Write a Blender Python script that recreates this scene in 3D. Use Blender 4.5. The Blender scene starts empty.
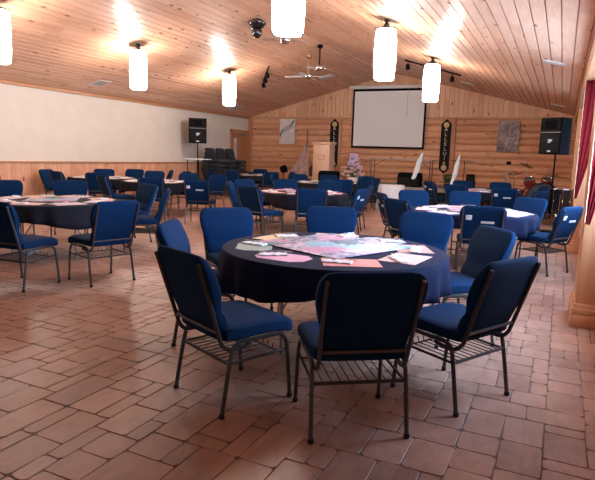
import bpy, bmesh, math, random
from mathutils import Vector, Matrix
random.seed(7)
PI = math.pi
D = bpy.data
COL = bpy.context.scene.collection

# ------------------------------------------------------------------ materials
def nodes_of(m):
    m.use_nodes = True
    nt = m.node_tree
    return nt, nt.nodes, nt.links, nt.nodes['Principled BSDF']

def mat(name, col, rough=.5, metal=0, spec=.5, sheen=0, coat=0, noise=0, nscale=60, bump=0, bscale=200, emis=None, estr=0, trans=0):
    m = D.materials.new(name)
    nt, N, L, B = nodes_of(m)
    B.inputs['Base Color'].default_value = (*col, 1)
    B.inputs['Roughness'].default_value = rough
    B.inputs['Metallic'].default_value = metal
    B.inputs['Specular IOR Level'].default_value = spec
    B.inputs['Sheen Weight'].default_value = sheen
    B.inputs['Coat Weight'].default_value = coat
    if emis:
        B.inputs['Emission Color'].default_value = (*emis, 1)
        B.inputs['Emission Strength'].default_value = estr
    if noise or bump:
        tc = N.new('ShaderNodeTexCoord')
    if noise:
        n = N.new('ShaderNodeTexNoise'); n.inputs['Scale'].default_value = nscale; n.inputs['Detail'].default_value = 4
        L.new(tc.outputs['Object'], n.inputs['Vector'])
        r = N.new('ShaderNodeMapRange'); r.inputs[3].default_value = 1 - noise; r.inputs[4].default_value = 1 + noise
        r.inputs[1].default_value = .3; r.inputs[2].default_value = .7
        L.new(n.outputs['Fac'], r.inputs[0])
        mx = N.new('ShaderNodeVectorMath'); mx.operation = 'SCALE'
        mx.inputs[0].default_value = col
        L.new(r.outputs[0], mx.inputs['Scale'])
        L.new(mx.outputs[0], B.inputs['Base Color'])
    if bump:
        n2 = N.new('ShaderNodeTexNoise'); n2.inputs['Scale'].default_value = bscale; n2.inputs['Detail'].default_value = 3
        L.new(tc.outputs['Object'], n2.inputs['Vector'])
        b = N.new('ShaderNodeBump'); b.inputs['Strength'].default_value = bump; b.inputs['Distance'].default_value = .005
        L.new(n2.outputs['Fac'], b.inputs['Height']); L.new(b.outputs['Normal'], B.inputs['Normal'])
    return m

def pine(name, axis, width, light, dark, rough=.4, coat=0, knots=1., length=2.6, across='x', knot_col=(.16, .05, .02), tone=.26):
    """knotty pine: boards run along `axis`, are counted along `across` (object coordinates, metres)"""
    m = D.materials.new(name)
    nt, N, L, B = nodes_of(m)
    B.inputs['Roughness'].default_value = rough
    B.inputs['Coat Weight'].default_value = coat
    B.inputs['Coat Roughness'].default_value = .13
    tc = N.new('ShaderNodeTexCoord'); sp = N.new('ShaderNodeSeparateXYZ'); L.new(tc.outputs['Object'], sp.inputs[0])
    idx = {'x': 0, 'y': 1, 'z': 2}
    def math_(op, a, b=None, c=None):
        n = N.new('ShaderNodeMath'); n.operation = op
        for i, v in enumerate((a, b, c)):
            if v is None: continue
            if isinstance(v, (int, float)): n.inputs[i].default_value = v
            else: L.new(v, n.inputs[i])
        return n.outputs[0]
    A = sp.outputs[idx[axis]]; C = sp.outputs[idx[across]]
    bid = math_('FLOOR', math_('DIVIDE', C, width))
    wn = N.new('ShaderNodeTexWhiteNoise'); wn.noise_dimensions = '1D'; L.new(bid, wn.inputs['W'])
    seg = math_('FLOOR', math_('DIVIDE', math_('ADD', A, math_('MULTIPLY', wn.outputs['Value'], 37.)), length))
    wn2 = N.new('ShaderNodeTexWhiteNoise'); wn2.noise_dimensions = '2D'
    cmb = N.new('ShaderNodeCombineXYZ'); L.new(bid, cmb.inputs[0]); L.new(seg, cmb.inputs[1]); L.new(cmb.outputs[0], wn2.inputs['Vector'])
    # stretched coordinates, shifted per board
    st = N.new('ShaderNodeCombineXYZ')
    L.new(math_('ADD', math_('MULTIPLY', A, 1.0), math_('MULTIPLY', wn2.outputs['Value'], 50.)), st.inputs[0])
    L.new(math_('MULTIPLY', C, 9.), st.inputs[1])
    others = [i for i in range(3) if i not in (idx[axis], idx[across])]
    L.new(math_('MULTIPLY', sp.outputs[others[0]], 9.), st.inputs[2])
    gr = N.new('ShaderNodeTexNoise'); gr.inputs['Scale'].default_value = 2.2; gr.inputs['Detail'].default_value = 5; gr.inputs['Distortion'].default_value = .6
    L.new(st.outputs[0], gr.inputs['Vector'])
    ks = N.new('ShaderNodeCombineXYZ')
    L.new(math_('ADD', math_('MULTIPLY', A, 2.3), math_('MULTIPLY', wn2.outputs['Value'], 50.)), ks.inputs[0])
    L.new(math_('MULTIPLY', C, 5.), ks.inputs[1])
    L.new(math_('MULTIPLY', sp.outputs[others[0]], 5.), ks.inputs[2])
    vo = N.new('ShaderNodeTexVoronoi'); vo.inputs['Scale'].default_value = 1.; L.new(ks.outputs[0], vo.inputs['Vector'])
    kn = N.new('ShaderNodeMapRange'); kn.interpolation_type = 'SMOOTHSTEP'
    kn.inputs[1].default_value = .08; kn.inputs[2].default_value = .20; kn.inputs[3].default_value = knots; kn.inputs[4].default_value = 0
    L.new(vo.outputs['Distance'], kn.inputs[0])
    sel = math_('MULTIPLY', kn.outputs[0], math_('GREATER_THAN', vo.outputs['Color'], .35))
    mx = N.new('ShaderNodeMix'); mx.data_type = 'RGBA'
    fac = math_('ADD', math_('MULTIPLY', math_('SUBTRACT', gr.outputs['Fac'], .25), 1.7), math_('MULTIPLY', math_('SUBTRACT', wn2.outputs['Value'], .5), tone * 3))
    cl = N.new('ShaderNodeClamp'); L.new(fac, cl.inputs[0]); L.new(cl.outputs[0], mx.inputs[0])
    mx.inputs[6].default_value = (*light, 1); mx.inputs[7].default_value = (*dark, 1)
    m2 = N.new('ShaderNodeMix'); m2.data_type = 'RGBA'; L.new(sel, m2.inputs[0]); L.new(mx.outputs[2], m2.inputs[6])
    m2.inputs[7].default_value = (*knot_col, 1)
    L.new(m2.outputs[2], B.inputs['Base Color'])
    bp = N.new('ShaderNodeBump'); bp.inputs['Strength'].default_value = .10; bp.inputs['Distance'].default_value = .004
    L.new(gr.outputs['Fac'], bp.inputs['Height']); L.new(bp.outputs['Normal'], B.inputs['Normal'])
    return m

def tile_mat():
    m = D.materials.new('stamped_terracotta_tile')
    nt, N, L, B = nodes_of(m)
    tc = N.new('ShaderNodeTexCoord')
    at = N.new('ShaderNodeAttribute'); at.attribute_name = 'tone'; at.attribute_type = 'GEOMETRY'
    n1 = N.new('ShaderNodeTexNoise'); n1.inputs['Scale'].default_value = 1.3; n1.inputs['Detail'].default_value = 6; n1.inputs['Roughness'].default_value = .6
    n2 = N.new('ShaderNodeTexNoise'); n2.inputs['Scale'].default_value = 9; n2.inputs['Detail'].default_value = 6; n2.inputs['Distortion'].default_value = 1.5
    mp = N.new('ShaderNodeMapping'); mp.inputs['Scale'].default_value = (1, .45, 1)
    L.new(tc.outputs['Object'], n1.inputs['Vector']); L.new(tc.outputs['Object'], mp.inputs[0]); L.new(mp.outputs[0], n2.inputs['Vector'])
    cr = N.new('ShaderNodeValToRGB')
    e = cr.color_ramp.elements
    e[0].position = .25; e[0].color = (.20, .100, .070, 1)
    e[1].position = .78; e[1].color = (.52, .30, .215, 1)
    k = cr.color_ramp.elements.new(.5); k.color = (.37, .20, .138, 1)
    a = N.new('ShaderNodeMath'); a.operation = 'MULTIPLY_ADD'; a.inputs[1].default_value = .5; L.new(n1.outputs['Fac'], a.inputs[0])
    b = N.new('ShaderNodeMath'); b.operation = 'MULTIPLY'; b.inputs[1].default_value = .5; L.new(n2.outputs['Fac'], b.inputs[0]); L.new(b.outputs[0], a.inputs[2])
    c = N.new('ShaderNodeMath'); c.operation = 'MULTIPLY_ADD'; c.inputs[1].default_value = .15; L.new(at.outputs['Fac'], c.inputs[0]); 
    d = N.new('ShaderNodeMath'); d.operation = 'SUBTRACT'; d.inputs[1].default_value = .08; L.new(a.outputs[0], d.inputs[0]); L.new(d.outputs[0], c.inputs[2])
    L.new(c.outputs[0], cr.inputs[0]); L.new(cr.outputs[0], B.inputs['Base Color'])
    rr = N.new('ShaderNodeMapRange'); rr.inputs[3].default_value = .34; rr.inputs[4].default_value = .58; L.new(n2.outputs['Fac'], rr.inputs[0]); L.new(rr.outputs[0], B.inputs['Roughness'])
    B.inputs['Specular IOR Level'].default_value = .45
    bp = N.new('ShaderNodeBump'); bp.inputs['Strength'].default_value = .25; bp.inputs['Distance'].default_value = .008
    L.new(n2.outputs['Fac'], bp.inputs['Height']); L.new(bp.outputs['Normal'], B.inputs['Normal'])
    return m

def glass_mat():
    m = D.materials.new('window_glass'); m.use_nodes = True
    N = m.node_tree.nodes; L = m.node_tree.links; N.clear()
    o = N.new('ShaderNodeOutputMaterial'); t = N.new('ShaderNodeBsdfTransparent'); g = N.new('ShaderNodeBsdfGlossy'); g.inputs['Roughness'].default_value = .02
    mx = N.new('ShaderNodeMixShader'); mx.inputs[0].default_value = .08
    L.new(t.outputs[0], mx.inputs[1]); L.new(g.outputs[0], mx.inputs[2]); L.new(mx.outputs[0], o.inputs[0])
    return m

def quilt_mat():
    m = D.materials.new('floral_topper_print')
    nt, N, L, B = nodes_of(m); B.inputs['Roughness'].default_value = .45
    tc = N.new('ShaderNodeTexCoord')
    v = N.new('ShaderNodeTexVoronoi'); v.inputs['Scale'].default_value = 3.6
    n = N.new('ShaderNodeTexNoise'); n.inputs['Scale'].default_value = 7; n.inputs['Detail'].default_value = 5; n.inputs['Distortion'].default_value = 2
    mp = N.new('ShaderNodeVectorMath'); mp.operation = 'MULTIPLY_ADD'; mp.inputs[1].default_value = (.35, .35, .35)
    L.new(tc.outputs['Object'], n.inputs['Vector']); L.new(n.outputs['Color'], mp.inputs[0]); L.new(tc.outputs['Object'], mp.inputs[2])
    L.new(mp.outputs[0], v.inputs['Vector'])
    cr = N.new('ShaderNodeValToRGB'); cr.color_ramp.interpolation = 'LINEAR'
    e = cr.color_ramp.elements; e[0].position = 0; e[0].color = (.62, .10, .28, 1); e[1].position = 1; e[1].color = (.62, .58, .62, 1)
    for p, c in ((.22, (0.506, 0.173, 0.340)), (.34, (0.623, 0.468, 0.583)), (.42, (0.011, 0.048, 0.114)), (.56, (0.060, 0.254, 0.357)), (.66, (0.313, 0.525, 0.603)), (.76, (0.544, 0.189, 0.357)), (.88, (0.643, 0.506, 0.603))):
        k = e.new(p); k.color = (*c, 1)
    sv = N.new('ShaderNodeSeparateColor'); L.new(v.outputs['Color'], sv.inputs[0])
    mm = N.new('ShaderNodeMath'); mm.operation = 'MULTIPLY_ADD'; mm.inputs[1].default_value = .75; L.new(sv.outputs[0], mm.inputs[0])
    m3 = N.new('ShaderNodeMath'); m3.operation = 'MULTIPLY'; m3.inputs[1].default_value = .35; L.new(n.outputs['Fac'], m3.inputs[0]); L.new(m3.outputs[0], mm.inputs[2])
    L.new(mm.outputs[0], cr.inputs[0]); L.new(cr.outputs[0], B.inputs['Base Color'])
    return m

def art_mat(name, kind):
    m = D.materials.new(name); nt, N, L, B = nodes_of(m); B.inputs['Roughness'].default_value = .6
    tc = N.new('ShaderNodeTexCoord')
    n = N.new('ShaderNodeTexNoise'); n.inputs['Detail'].default_value = 6; L.new(tc.outputs['Object'], n.inputs['Vector'])
    cr = N.new('ShaderNodeValToRGB'); e = cr.color_ramp.elements
    if kind == 'rocks':
        n.inputs['Scale'].default_value = 4.2; n.inputs['Distortion'].default_value = 1.2
        e[0].position = .3; e[0].color = (.13, .10, .11, 1); e[1].position = .72; e[1].color = (.62, .56, .50, 1)
        k = e.new(.5); k.color = (.30, .24, .25, 1)
    else:
        w = N.new('ShaderNodeTexWave'); w.inputs['Scale'].default_value = 1.3; w.inputs['Distortion'].default_value = 6; w.inputs['Detail'].default_value = 3
        mp = N.new('ShaderNodeMapping'); mp.inputs['Rotation'].default_value = (0, .7, 0); L.new(tc.outputs['Object'], mp.inputs[0]); L.new(mp.outputs[0], w.inputs['Vector'])
        n = w
        e[0].position = .0; e[0].color = (.22, .22, .24, 1); e[1].position = .3; e[1].color = (.70, .66, .60, 1)
    L.new(n.outputs['Fac'], cr.inputs[0]); L.new(cr.outputs[0], B.inputs['Base Color'])
    return m

M = {}
M['tile'] = tile_mat()
M['grout'] = mat('dark_grout', (.15, .09, .066), .8, noise=.3, nscale=12)
M['ceil_w'] = pine('pine_ceiling_boards', 'y', .17, (.79, .46, .30), (.62, .30, .175), rough=.55, coat=.20, knots=1.)
M['gable_w'] = pine('pine_gable_boards', 'z', .17, (.84, .50, .30), (.68, .34, .18), rough=.45, knots=.8)
M['wain_w'] = pine('pine_wainscot_boards', 'z', .14, (.78, .42, .25), (.62, .29, .155), rough=.45, knots=.9, across='y')
M['log_w'] = pine('pine_half_logs', 'x', .23, (.80, .42, .24), (.60, .27, .13), rough=.45, knots=.8, across='z', length=3.3)
M['trim_w'] = pine('pine_trim', 'z', .3, (.60, .28, .13), (.48, .19, .08), rough=.42, knots=.4)
M['trim_y'] = pine('pine_trim_long', 'y', .3, (.55, .26, .12), (.42, .17, .07), rough=.42, knots=.4)
M['door_w'] = pine('door_veneer', 'z', .4, (.45, .20, .09), (.36, .15, .06), rough=.4, knots=0, across='y')
M['lect_w'] = pine('lectern_veneer', 'z', .5, (.78, .50, .33), (.68, .40, .25), rough=.4, knots=0)
M['cream'] = mat('cream_paint', (.72, .62, .51), .75, noise=.03, nscale=3)
M['fabric'] = mat('navy_upholstery', (.0015, .0205, .068), .9, spec=.15, sheen=.0, noise=.25, nscale=240, bump=.3, bscale=400)
M['fabric_blk'] = mat('black_upholstery', (.008, .010, .016), .85, sheen=.1, noise=.2, nscale=240)
M['backcloth'] = mat('navy_back_panel_cloth', (.003,.012,.03), .8, sheen=.1, noise=.2, nscale=240)
M['frame'] = mat('bronze_grey_frame_paint', (.080, .078, .082), .32, metal=.6, noise=.1, nscale=30)
M['rubber'] = mat('black_rubber', (.01, .01, .01), .7)
M['wire'] = mat('book_rack_wire', (.05, .045, .045), .4, metal=.6)
M['cloth'] = mat('midnight_tablecloth', (.008, .008, .014), .85, spec=.25, sheen=.0, noise=.2, nscale=80)
M['cloth_blue'] = mat('navy_satin_tablecloth', (.006, .009, .034), .85, spec=.15, sheen=.0, noise=.2, nscale=60)
M['whitecloth'] = mat('white_table_linen', (.75, .74, .74), .8, noise=.05, nscale=20)
M['tabletop'] = mat('grey_laminate', (.35, .32, .29), .5)
M['steel'] = mat('table_leg_steel', (.30, .27, .25), .4, metal=.7)
M['white'] = mat('white_paper', (.82, .81, .80), .6)
M['tagw'] = mat('white_tag', (.62, .64, .70), .6)
M['black'] = mat('black_plastic', (.005, .005, .006), .9, spec=.05)
M['grille'] = mat('speaker_grille', (.010, .009, .009), .8, spec=.2, noise=.4, nscale=300)
M['silver'] = mat('chrome', (.75, .74, .72), .18, metal=1)
M['grey'] = mat('grey_plastic', (.25, .25, .25), .5)
M['brass'] = mat('polished_brass', (.62, .42, .18), .25, metal=1)
M['fanwhite'] = mat('white_fan_blade', (.80, .74, .68), .4)
M['bronze'] = mat('dark_bronze', (.06, .045, .04), .4, metal=.7)
M['shade'] = mat('lit_pendant_shade', (.9, .88, .82), .6, emis=(1, .93, .86), estr=38.0)
M['screen'] = mat('projection_screen_fabric', (.86, .84, .82), .7)
M['casing'] = mat('screen_casing_enamel', (.80, .74, .68), .4)
M['vent'] = mat('ceiling_vent_enamel', (.74, .68, .62), .5)
M['carpet'] = mat('grey_stage_carpet', (.30, .27, .24), .95, noise=.15, nscale=50)
M['darkgap'] = mat('black_stage_skirt', (.010, .010, .012), .9)
M['banner'] = mat('black_banner_felt', (.006, .006, .007), .9)
M['cream_l'] = mat('cream_felt_letters', (.75, .62, .42), .8)
M['gold_f'] = mat('gold_felt', (.62, .48, .24), .8, noise=.2, nscale=20)
M['red'] = mat('crimson_swag_cloth', (.14, .007, .009), .9, spec=.1, noise=.2, nscale=20)
M['fringe'] = mat('gold_fringe', (.66, .46, .30), .8)
M['drum'] = mat('red_drum_wrap', (.22, .010, .013), .25, coat=.6, noise=.2, nscale=20)
M['drumblk'] = mat('black_drum_wrap', (.012, .012, .014), .2, coat=.5)
M['skin'] = mat('drum_head', (.06, .055, .055), .5)
M['cymbal'] = mat('bronze_cymbal', (.45, .33, .16), .3, metal=1)
M['petal_l'] = mat('lilac_petals', (.74, .58, .72), .7, noise=.2, nscale=30)
M['petal_p'] = mat('blush_petals', (.85, .55, .52), .7, noise=.2, nscale=30)
M['leaf'] = mat('green_leaves', (.06, .14, .05), .6, noise=.3, nscale=20)
M['basket'] = mat('pale_wicker', (.66, .52, .44), .8, noise=.3, nscale=60)
M['flag_a'] = mat('faded_mauve_flag', (.32, .19, .16), .8, noise=.35, nscale=5)
M['flag_b'] = mat('maroon_flag', (.24, .09, .075), .8, noise=.4, nscale=5)
M['sail'] = mat('pearly_white_fabric', (.74, .80, .84), .5, noise=.06, nscale=10)
M['glass'] = glass_mat()
M['frost'] = mat('frosted_door_glass', (.55, .60, .66), .3, noise=.4, nscale=9)
M['quilt'] = quilt_mat()
M['art_rocks'] = art_mat('grey_rock_painting', 'rocks')
M['art_wave'] = art_mat('pale_wave_picture', 'wave')
M['lens'] = mat('smoked_dome', (.02, .015, .02), .08, coat=1)
PAPER = {}
for n, c in dict(pink=(.75, .33, .45), salmon=(.72, .22, .20), blush=(.78, .46, .42), sage=(.26, .29, .25), amber=(.75, .50, .26),
                 peach=(.74, .48, .38), dove=(.42, .39, .42), rose_brown=(.55, .28, .25), pale_pink=(.80, .58, .60), lilac=(.62, .52, .72), cream=(.80, .70, .56)).items():
    PAPER[n] = mat(n + '_placemat', c, .6, noise=.04, nscale=20)

# ------------------------------------------------------------------ mesh helpers
class MB:
    def __init__(s): s.v = []; s.f = []; s.mi = []
    def add(s, vs, fs, mi=0):
        o = len(s.v); s.v += [tuple(v) for v in vs]
        for f in fs: s.f.append(tuple(i + o for i in f)); s.mi.append(mi)
    def box(s, c, d, rot=None, mi=0, taper=None):
        hx, hy, hz = d[0] / 2, d[1] / 2, d[2] / 2
        vs = []
        for z in (-hz, hz):
            k = taper if (taper and z > 0) else 1
            for x, y in ((-hx, -hy), (hx, -hy), (hx, hy), (-hx, hy)): vs.append(Vector((x * k, y * k, z)))
        if rot is not None: vs = [rot @ v for v in vs]
        vs = [v + Vector(c) for v in vs]
        s.add(vs, [(0, 3, 2, 1), (4, 5, 6, 7), (0, 1, 5, 4), (1, 2, 6, 5), (2, 3, 7, 6), (3, 0, 4, 7)], mi)
    def rbox(s, c, d, r=.01, rot=None, mi=0):
        """box with chamfered edges"""
        bm = bmesh.new(); bmesh.ops.create_cube(bm, size=1)
        bmesh.ops.scale(bm, vec=d, verts=bm.verts)
        bmesh.ops.bevel(bm, geom=bm.edges[:], offset=min(r, min(d) * .45), segments=2, affect='EDGES', profile=.5)
        bm.verts.index_update()
        vs = [(rot @ v.co if rot is not None else v.co) + Vector(c) for v in bm.verts]
        fs = [tuple(v.index for v in f.verts) for f in bm.faces]
        bm.free(); s.add(vs, fs, mi)
    def tube(s, pts, r, n=8, closed=False, mi=0, flat=1.0, up=None):
        pts = [Vector(p) for p in pts]; k = len(pts)
        rs = r if isinstance(r, (list, tuple)) else [r] * k
        up = Vector(up) if up else Vector((.013, .021, 1))
        vs = []; fs = []
        prev = None
        for i, p in enumerate(pts):
            a = pts[i - 1] if (i > 0 or closed) else p
            b = pts[(i + 1) % k] if (i < k - 1 or closed) else p
            t = (b - a).normalized()
            if prev is None:
                u = t.cross(up)
                if u.length < .05: u = t.cross(Vector((1, 0, 0)))
                u.normalize()
            else:
                u = (prev - t * prev.dot(t)).normalized()
            prev = u; w = t.cross(u)
            for j in range(n):
                an = 2 * PI * j / n
                vs.append(p + u * (math.cos(an) * rs[i] * flat) + w * (math.sin(an) * rs[i]))
        m = k if closed else k - 1
        for i in range(m):
            for j in range(n):
                a = i * n + j; b = i * n + (j + 1) % n; c = ((i + 1) % k) * n + (j + 1) % n; d = ((i + 1) % k) * n + j
                fs.append((a, b, c, d))
        if not closed:
            fs.append(tuple(range(n))[::-1]); fs.append(tuple((k - 1) * n + j for j in range(n)))
        s.add(vs, fs, mi)
    def lathe(s, prof, n=24, c=(0, 0, 0), rot=None, mi=0, cap=True):
        vs = []; fs = []
        for (r, z) in prof:
            for j in range(n):
                an = 2 * PI * j / n; vs.append(Vector((r * math.cos(an), r * math.sin(an), z)))
        for i in range(len(prof) - 1):
            for j in range(n):
                fs.append((i * n + j, i * n + (j + 1) % n, (i + 1) * n + (j + 1) % n, (i + 1) * n + j))
        if cap:
            fs.append(tuple(range(n))[::-1]); fs.append(tuple((len(prof) - 1) * n + j for j in range(n)))
        if rot is not None: vs = [rot @ v for v in vs]
        s.add([v + Vector(c) for v in vs], fs, mi)
    def loft(s, rings, mi=0):
        n = len(rings[0]); vs = [p for r in rings for p in r]; fs = []
        for i in range(len(rings) - 1):
            for j in range(n):
                fs.append((i * n + j, i * n + (j + 1) % n, (i + 1) * n + (j + 1) % n, (i + 1) * n + j))
        fs.append(tuple(range(n))[::-1]); fs.append(tuple((len(rings) - 1) * n + j for j in range(n)))
        s.add(vs, fs, mi)
    def mesh(s, name, mats, smooth=True):
        me = D.meshes.new(name); me.from_pydata(s.v, [], s.f)
        for m in (mats if isinstance(mats, (list, tuple)) else [mats]): me.materials.append(m)
        for p, i in zip(me.polygons, s.mi): p.material_index = i
        bm = bmesh.new(); bm.from_mesh(me); bmesh.ops.recalc_face_normals(bm, faces=bm.faces); bm.to_mesh(me); bm.free()
        if smooth:
            me.shade_smooth()
            try: me.set_sharp_from_angle(angle=math.radians(42))
            except Exception: pass
        return me
    def obj(s, name, mats, parent=None, smooth=True):
        o = D.objects.new(name, s.mesh(name, mats, smooth)); COL.objects.link(o)
        if parent: o.parent = parent
        return o

def superring(cx, cy, cz, a, b, plane='xy', n=20, e=.55):
    out = []
    for j in range(n):
        t = 2 * PI * j / n; c, s_ = math.cos(t), math.sin(t)
        u = a * math.copysign(abs(c) ** e, c); v = b * math.copysign(abs(s_) ** e, s_)
        out.append((cx + u, cy + v, cz) if plane == 'xy' else (cx + u, cy, cz + v))
    return out

def smoothpath(pts, k=4):
    pts = [Vector(p) for p in pts]; out = []
    P_ = [pts[0]] + pts + [pts[-1]]
    for i in range(1, len(P_) - 2):
        a, b, c, d = P_[i - 1:i + 3]
        for q in range(k):
            t = q / k
            out.append(.5 * ((2 * b) + (c - a) * t + (2 * a - 5 * b + 4 * c - d) * t * t + (3 * b - a - 3 * c + d) * t ** 3))
    out.append(pts[-1]); return out

def tag(o, label=None, cat=None, group=None, kind=None):
    if label: o['label'] = label
    if cat: o['category'] = cat
    if group: o['group'] = group
    if kind: o['kind'] = kind
    return o
def empty(name, loc=(0, 0, 0), rz=0, label=None, cat=None, group=None):
    o = D.objects.new(name, None); COL.objects.link(o); o.location = loc; o.rotation_euler = (0, 0, rz); o.empty_display_size = .1
    return tag(o, label, cat, group)
def struct(name, mb, m, smooth=False):
    return tag(mb.obj(name, m, smooth=smooth), kind='structure')
def copy_tree(o, parent=None):
    c = o.copy(); COL.objects.link(c)
    if parent: c.parent = parent
    for ch in [x for x in CH.get(o.name, [])]:
        d = copy_tree(ch, c); CH.setdefault(c.name, []).append(d)
    return c
CH = {}
def index_children():
    CH.clear()
    for o in D.objects:
        if o.parent: CH.setdefault(o.parent.name, []).append(o)

# ------------------------------------------------------------------ room dimensions
XL, XR, YF, YB = -12.24, .55, 20.96, -2.0
XRI, ZRI, ZE = -6.0, 4.654, 3.027
KL = (ZRI - ZE) / (XRI - XL); KR = .2524
def zc(x): return ZE + KL * (x - XL) if x <= XRI else ZRI - KR * (x - XRI)
ZER = zc(XR)
LOGTOP = 3.0; STG = .60

# floor: slab of grout and separate-toned stamped tiles
def build_floor():
    mb = MB(); tone = []
    mb.add([(XL, YB, -.005), (XR, YB, -.005), (XR, YF, -.005), (XL, YF, -.005)], [(0, 1, 2, 3)], 1)
    tone.append(0.)
    cs = .105; nx = int((XR - XL) / cs) + 1; ny = int((YF - YB) / cs) + 1
    occ = [[False] * ny for _ in range(nx)]
    R_ = random.Random(3)
    sizes = [(2, 2), (2, 3), (3, 2), (2, 1), (1, 2), (3, 3), (2, 4), (1, 3), (3, 1), (1, 1)]
    wts = [9, 7, 6, 2, 2, 2, 2, 1, 1, 0]
    for j in range(ny):
        for i in range(nx):
            if occ[i][j]: continue
            opts = []
            for (w, h), wt in zip(sizes, wts):
                if i + w > nx or j + h > ny: continue
                if any(occ[i + a][j + b] for a in range(w) for b in range(h)): continue
                opts.append(((w, h), wt + .001))
            w, h = R_.choices([o[0] for o in opts], [o[1] for o in opts])[0]
            for a in range(w):
                for b in range(h): occ[i + a][j + b] = True
            g = .0015
            x0, y0, x1, y1 = XL + i * cs + g, YB + j * cs + g, XL + (i + w) * cs - g, YB + (j + h) * cs - g
            x1 = min(x1, XR); y1 = min(y1, YF)
            if x1 - x0 < .03 or y1 - y0 < .03: continue
            jt = lambda: R_.uniform(-.004, .004)
            rc = min(.028, (x1 - x0) * .3, (y1 - y0) * .3) * R_.uniform(.6, 1.1)
            def ring(ins, z):
                o = []
                for cx, cy, a0 in ((x1 - rc, y1 - rc, 0), (x0 + rc, y1 - rc, 90), (x0 + rc, y0 + rc, 180), (x1 - rc, y0 + rc, 270)):
                    for q in (0, 45, 90):
                        t = math.radians(a0 + q); o.append([cx + (rc - ins) * math.cos(t), cy + (rc - ins) * math.sin(t), z])
                return o
            js = [jt() for _ in range(24)]
            near = (y0 < 7)
            r0 = ring(0, -.009); r1 = ring(.0015, -.0015); r2 = ring(.004, 0)
            if near:
                for k in range(12):
                    for r in (r0, r1, r2): r[k][0] += js[k]; r[k][1] += js[k + 12]
            t = R_.random()
            fs = [tuple(range(24, 36))]
            for a in (0, 12):
                for k in range(12): fs.append((a + k, a + (k + 1) % 12, a + 12 + (k + 1) % 12, a + 12 + k))
            mb.add(r0 + r1 + r2, fs, 0); tone += [t] * len(fs)
    me = D.meshes.new('floor'); me.from_pydata(mb.v, [], mb.f)
    me.materials.append(M['tile']); me.materials.append(M['grout'])
    for p, i in zip(me.polygons, mb.mi): p.material_index = i
    at = me.attributes.new('tone', 'FLOAT', 'FACE'); at.data.foreach_set('value', tone)
    me.shade_smooth(); me.set_sharp_from_angle(angle=math.radians(15))
    o = D.objects.new('floor', me); COL.objects.link(o); tag(o, kind='structure')
build_floor()
sl = MB(); sl.box(((XL + XR) / 2, (YB + YF) / 2, -.11), (XR - XL + .4, YF - YB + .4, .19)); struct('floor_slab', sl, M['grout'])

# grooved board surface: boards counted along u, extruded along v
def boards(mb, u0, u1, w, P0, U, Vv, Nn, vlen, groove=.007, depth=.025, vfun=None, mi=0):
    # board joints are real grooves
    P0, U, Vv, Nn = map(Vector, (P0, U, Vv, Nn))
    us = []
    k = math.ceil(u0 / w - 1e-6); u = u0
    pts = [(u0, 0.)]
    while k * w < u1 - 1e-4:
        c = k * w
        if c > u0 + groove: pts += [(c - groove, 0.), (c - groove * .75, -depth), (c + groove * .75, -depth), (c + groove, 0.)]
        k += 1
    pts.append((u1, 0.))
    vs = []; fs = []
    for (u, d) in pts:
        lo, hi = vfun(u) if vfun else (0, vlen)
        b = P0 + U * u + Nn * d
        vs += [b + Vv * lo, b + Vv * hi]
    for i in range(len(pts) - 1): fs.append((2 * i, 2 * i + 2, 2 * i + 3, 2 * i + 1))
    mb.add(vs, fs, mi)

def ceiling_half(name, x0, x1):
    mb = MB(); w = .17
    pts = []; k = math.ceil(x0 / w)
    pts.append((x0, 0))
    while k * w < x1 - .01:
        c = k * w
        if c > x0 + .01: pts += [(c - .008, 0), (c - .006, .035), (c + .006, .035), (c + .008, 0)]
        k += 1
    pts.append((x1, 0))
    vs = []; n = len(pts)
    for (x, d) in pts: vs += [(x, YB, zc(x) + d), (x, YF, zc(x) + d)]
    fs = [(2 * i, 2 * i + 1, 2 * i + 3, 2 * i + 2) for i in range(n - 1)]
    # roof thickness
    o = len(vs); vs += [(x0, YB, zc(x0) + .15), (x0, YF, zc(x0) + .15), (x1, YB, zc(x1) + .15), (x1, YF, zc(x1) + .15)]
    fs.append((o, o + 2, o + 3, o + 1))
    mb.add(vs, fs)
    me = D.meshes.new(name); me.from_pydata(mb.v, [], mb.f); me.materials.append(M['ceil_w'])
    ob = D.objects.new(name, me); COL.objects.link(ob); tag(ob, kind='structure')
ceiling_half('ceiling', XL - .1, XRI); ceiling_half('ceiling_slope', XRI, XR + .1)

# left wall: cream above, wainscot below with rail; door opening at the far end
DY0, DY1, DZ = 19.50, 20.72, 2.35
mb = MB()
t = .15
mb.box((XL - t / 2, (YB + DY0) / 2, ZE / 2), (t, DY0 - YB, ZE))
mb.box((XL - t / 2, (DY1 + YF + .15) / 2, ZE / 2), (t, YF + .15 - DY1, ZE))
mb.box((XL - t / 2, (DY0 + DY1) / 2, (DZ + ZE) / 2), (t, DY1 - DY0, ZE - DZ))
struct('wall_left', mb, M['cream'])
WZ = 1.10
mb = MB()
boards(mb, YB, DY0 - .1, .14, (XL + .03, 0, 0), (0, 1, 0), (0, 0, 1), (1, 0, 0), WZ, groove=.004, depth=.006)
boards(mb, DY1 + .1, YF - .12, .14, (XL + .03, 0, 0), (0, 1, 0), (0, 0, 1), (1, 0, 0), WZ, groove=.004, depth=.006)
o = mb.obj('trim_1', M['wain_w'], smooth=False); tag(o, kind='structure')
mb = MB(); mb.rbox((XL + .035, (YB + DY0 - .1) / 2, WZ + .012), (.07, DY0 - .1 - YB, .045), .008); struct('trim_2', mb, M['trim_y'])
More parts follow.
